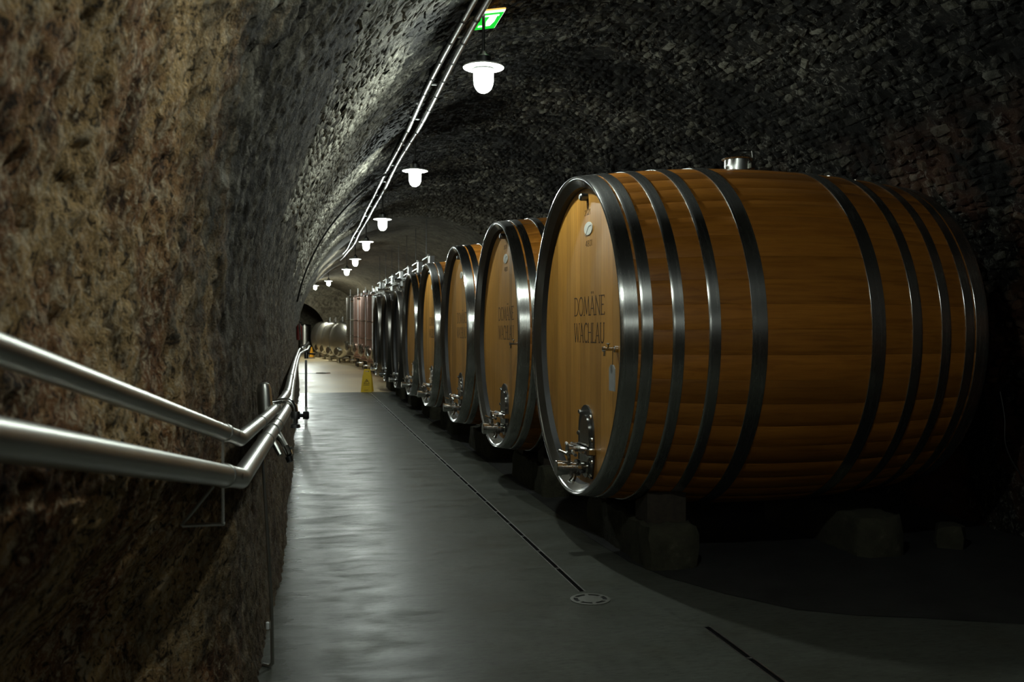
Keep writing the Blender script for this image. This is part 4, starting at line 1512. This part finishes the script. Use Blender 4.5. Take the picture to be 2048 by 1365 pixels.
# ------------------------------------------------------------------ upright steel tanks
def upright_tank(x, y, r, z0, h, mat, label, dots=False):
    zf_ = float(floor_z(np.array(y)))
    t = thing('upright_tank', label, 'tank', (x, y, zf_), group='upright steel tanks')
    b = build(MB().lathe([(z0 + .0, 0), (z0, r * .6), (z0 + .08, r), (z0 + h, r), (z0 + h + .10, r * .85), (z0 + h + .2, r * .3), (z0 + h + .2, 0)], 48), 'body', mat, t)
    for zz in (z0 + .10, z0 + h * .36, z0 + h * .62, z0 + h - .02):
        build(MB().lathe([(zz, r - .002), (zz, r + .008), (zz + .02, r + .008), (zz + .02, r - .002)], 48, closed=True), 'seam_ring', 'chrome', t)
    for k in range(4):
        a = PI / 4 + k * PI / 2
        build(MB().tube([(r * .8 * math.cos(a), r * .8 * math.sin(a), 0), (r * .8 * math.cos(a), r * .8 * math.sin(a), z0 + .12)], .045, 10), 'leg', 'dark_metal', t)
    # sight tube on the walkway side
    a = R(215)
    px_, py_ = (r + .05) * math.cos(a), (r + .05) * math.sin(a)
    build(MB().tube([(px_, py_, z0 + .45), (px_, py_, z0 + h + .3)], .014, 8), 'sight_tube', 'white_enamel', t)
    for zz in (z0 + .5, z0 + h * .62, z0 + h):
        build(MB().tube([(px_ * .93, py_ * .93, zz), (px_ * 1.04, py_ * 1.04, zz)], .03, 8), 'tube_fitting', 'chrome', t)
    # round door low on the front and a valve
    a = R(195)
    dx, dy = -math.cos(a), -math.sin(a)
    d = build(MB().lathe([(-r - .05, 0), (-r - .05, .18), (-r - .03, .22), (-r + .04, .22), (-r + .04, 0)], 20, 'X', (0, 0, z0 + .42)), 'door', 'chrome', t, rot=(0, 0, R(15)))
    build(MB().tube([(-r - .07, -.16, z0 + .30), (-r - .11, 0, z0 + .62), (-r - .07, .16, z0 + .30)], .02, 8), 'door_handle', 'chrome', d)
    build(MB().tube([(-r + .1, -.1, z0 - .02), (-r - .12, -.1, z0 - .02), (-r - .14, -.1, z0 - .12)], .035, 10), 'outlet_valve', 'chrome', t)
    build(MB().tube([(-r * .2, 0, z0 + h + .15), (-r * .2, 0, z0 + h + .32)], .09, 12), 'top_neck', 'chrome', t)
    return t


tl = ['nearest upright steel tank, behind the yellow wet-floor sign', 'second upright tank of the row, tinted with a rose reflection', 'third upright tank of the row, tinted with a rose reflection', 'fourth upright tank of the row, tinted with a rose reflection', 'farthest upright tank of the row, next to the lying tanks']
for k, y in enumerate((29.3, 31.8, 34.3, 36.9, 39.6)):
    xx = 2.05 + float(curve(np.array(y))) + 1.0
    upright_tank(xx, y, 1.0, 0.38, 2.25 + 0.05 * k, ['tank', 'tank_rose_reflection', 'tank_rose_reflection', 'tank_rose_reflection', 'tank_warm'][k], tl[k])
# supply pipe along the tank tops
pts = []
for y in np.linspace(21.5, 41, 16):
    pts.append((2.25 + float(curve(np.array(y))), y, 2.82 + 0.008 * (y - 21)))
t = thing('supply_pipe', 'steel supply pipe with valves along the tops of the upright tanks', 'pipe')
build(MB().tube(pts, 0.03, 10), 'tube', 'chrome', t)
for y in (22.6, 25.2, 28.0, 30.6, 33.2, 35.8, 38.2):
    x = 2.25 + float(curve(np.array(y)))
    build(MB().tube([(x, y, 2.70), (x, y, 3.05)], .035, 8), 'valve', 'white_enamel', t)
    build(MB().tube([(x - .18, y, 2.84), (x + .18, y, 2.84)], .04, 8), 'fitting', 'chrome', t)

# slotted steel racks hung in a row above the black casks
me_rail = MB().box((0, 0, 0), (0.03, 1.05, 0.025)).mesh('rail', 'rack', 0)
me_post = MB().box((0, 0, 0), (0.04, 0.05, 0.36)).mesh('post', 'rack', 0)
me_plate = MB().box((0, 0, 0), (0.10, 0.16, 0.26)).mesh('plate', 'dark_metal', 0)
RACK_LABELS = ['slotted steel rack nearest the last pale oak cask, first of the row', 'second slotted steel rack from the near end, above the black casks', 'third slotted steel rack from the near end, above the black casks', 'middle slotted steel rack of the row of seven',
               'third-last slotted steel rack, before the upright tanks', 'second-last slotted steel rack, above the nearest upright tank', 'farthest slotted steel rack of the row']
for k in range(7):
    y = 20.2 + k * 1.75
    t = thing('pipe_rack', RACK_LABELS[k], 'rack', (2.52 + float(curve(np.array(y))) - 0.03 * k, y, 3.04), group='racks above the black casks')
    for z in (-.14, 0.0, .14):
        link('rail', me_rail, t, (0, 0, z))
    link('post', me_post, t, (0, -.52, 0))
    link('plate', me_plate, t, (.03, -.72, 0))
    build(MB().tube([(0, -.3, -.14), (0, -.3, -.62)], .012, 6), 'hanger', 'dark_metal', t)
    build(MB().tube([(0.05, .3, .14), (0.05, .3, 1.0)], .007, 6), 'ceiling_rod', 'rubber', t)

# ------------------------------------------------------------------ lying steel tanks
ll = ['nearest lying steel tank with bright domed end', 'second lying steel tank, behind the nearest domed one', 'third lying steel tank', 'farthest lying steel tank, at the bend']
for k, (y, x0) in enumerate(((43.0, 1.57), (45.4, 1.27), (47.8, 1.02), (50.2, 0.80))):
    zf_ = float(floor_z(np.array(y)))
    r = 0.82
    t = thing('lying_tank', ll[k], 'tank', (x0, y, zf_), (0, 0, R(36)), group='lying steel tanks')
    zc = 1.02
    prof = [(-.30, 0), (-.28, r * .3), (-.22, r * .6), (-.12, r * .85), (-.04, r * .97), (.02, r), (2.4, r), (2.6, r * .6), (2.65, 0)]
    build(MB().lathe(prof, 48, 'X', (0, 0, zc)), 'body', 'tank_warm', t)
    build(MB().lathe([(.04, r - .002), (.04, r + .012), (.09, r + .012), (.09, r - .002)], 48, 'X', (0, 0, zc), closed=True), 'rim_band', 'chrome', t)
    build(MB().lathe([(-.06, r * .955), (-.045, r * .985), (.035, r + .006), (.035, r - .01)], 48, 'X', (0, 0, zc), closed=True), 'seam_band', 'hoop_dark', t)
    build(MB().lathe([(.09, r - .01), (.09, r + .004), (.55, r + .004), (.55, r - .01)], 48, 'X', (0, 0, zc), closed=True), 'dark_band', 'hoop_dark', t)  # plain dark band behind the rim, setting each tank end apart
    for xx in (.25, 1.9):
        for s in (-1, 1):
            build(MB().box((xx, s * .5, .18), (.12, .16, .36), bev=.01), 'foot', 'tank_warm', t, smooth=0)
    build(MB().lathe([(-.36, 0), (-.36, .16), (-.33, .19), (-.20, .19), (-.20, 0)], 20, 'X', (0, -.1, zc - .5)), 'door', 'chrome', t)
    build(MB().lathe([(zc + r - .02, .12), (zc + r + .12, .12), (zc + r + .14, .07), (zc + r + .24, .07), (zc + r + .24, 0)], 16, 'Z', (.6, 0, 0)), 'top_neck', 'chrome', t)
    build(MB().tube([(-.2, .15, zc - .75), (-.42, .15, zc - .78), (-.44, .15, zc - .86)], .03, 8), 'outlet_valve', 'chrome', t)

# far upright drums in the dark opening
for (x, y, r, z0, h, lab) in ((-0.02, 58.0, .36, .62, 1.42, 'left of two slim steel drums in the dark opening at the far end'), (1.0, 56.5, .30, .60, .95, 'right of two slim steel drums in the dark opening, beside the lying tanks')):
    t = thing('steel_drum', lab, 'tank', (x, y, 0.4), group='drums in the dark opening')
    build(MB().lathe([(z0 - .4, 0), (z0 - .4, r), (z0 - .4 + h, r), (z0 - .4 + h + .04, r * .7), (z0 - .4 + h + .04, 0)], 24), 'body', 'tank_warm', t)
    build(MB().lathe([(z0 - .4 + h - .05, r), (z0 - .4 + h - .05, r + .03), (z0 - .4 + h, r + .03), (z0 - .4 + h, r)], 24, closed=True), 'rim', 'chrome', t)
    build(MB().box((0, 0, (z0 - .4) / 2), (r * 2.6, r * 2.2, z0 - .4), bev=.01), 'plinth', 'black', t, smooth=0)
# amber cone by the lying tanks
zf_ = float(floor_z(np.array(50.2)))
t = thing('amber_cone', 'small amber warning cone on the floor at the foot of the lying tanks', 'cone', (0.32, 48.6, zf_))
build(MB().box((0, 0, .02), (.34, .34, .04), bev=.01), 'base', 'black', t, smooth=0)
build(MB().lathe([(.04, .13), (.55, .03), (.56, 0)], 16), 'cone', 'amber', t)

# ------------------------------------------------------------------ dim things in the right-hand corner
o = link('rubble_stone', rough_block('rubble_stone', (0.22, 0.18, 0.17), 'block', 79, 0.02), None, (4.68, 6.2, 0), (0, 0, 1.0))
tag(o, 'small dark stone lying in the shadow right of the nearest cask', 'stone')
cb = [(5.15, 6.25, 1.15), (5.15, 6.2, 0.95), (5.12, 6.15, .75), (5.13, 6.0, .55), (5.2, 5.8, .40)]
tag(build(MB().tube(sub(cb, 6, 1), .006, 8), 'wall_cable', 'dark_metal'), 'thin cable hanging on the dark wall at the right edge', 'cable')
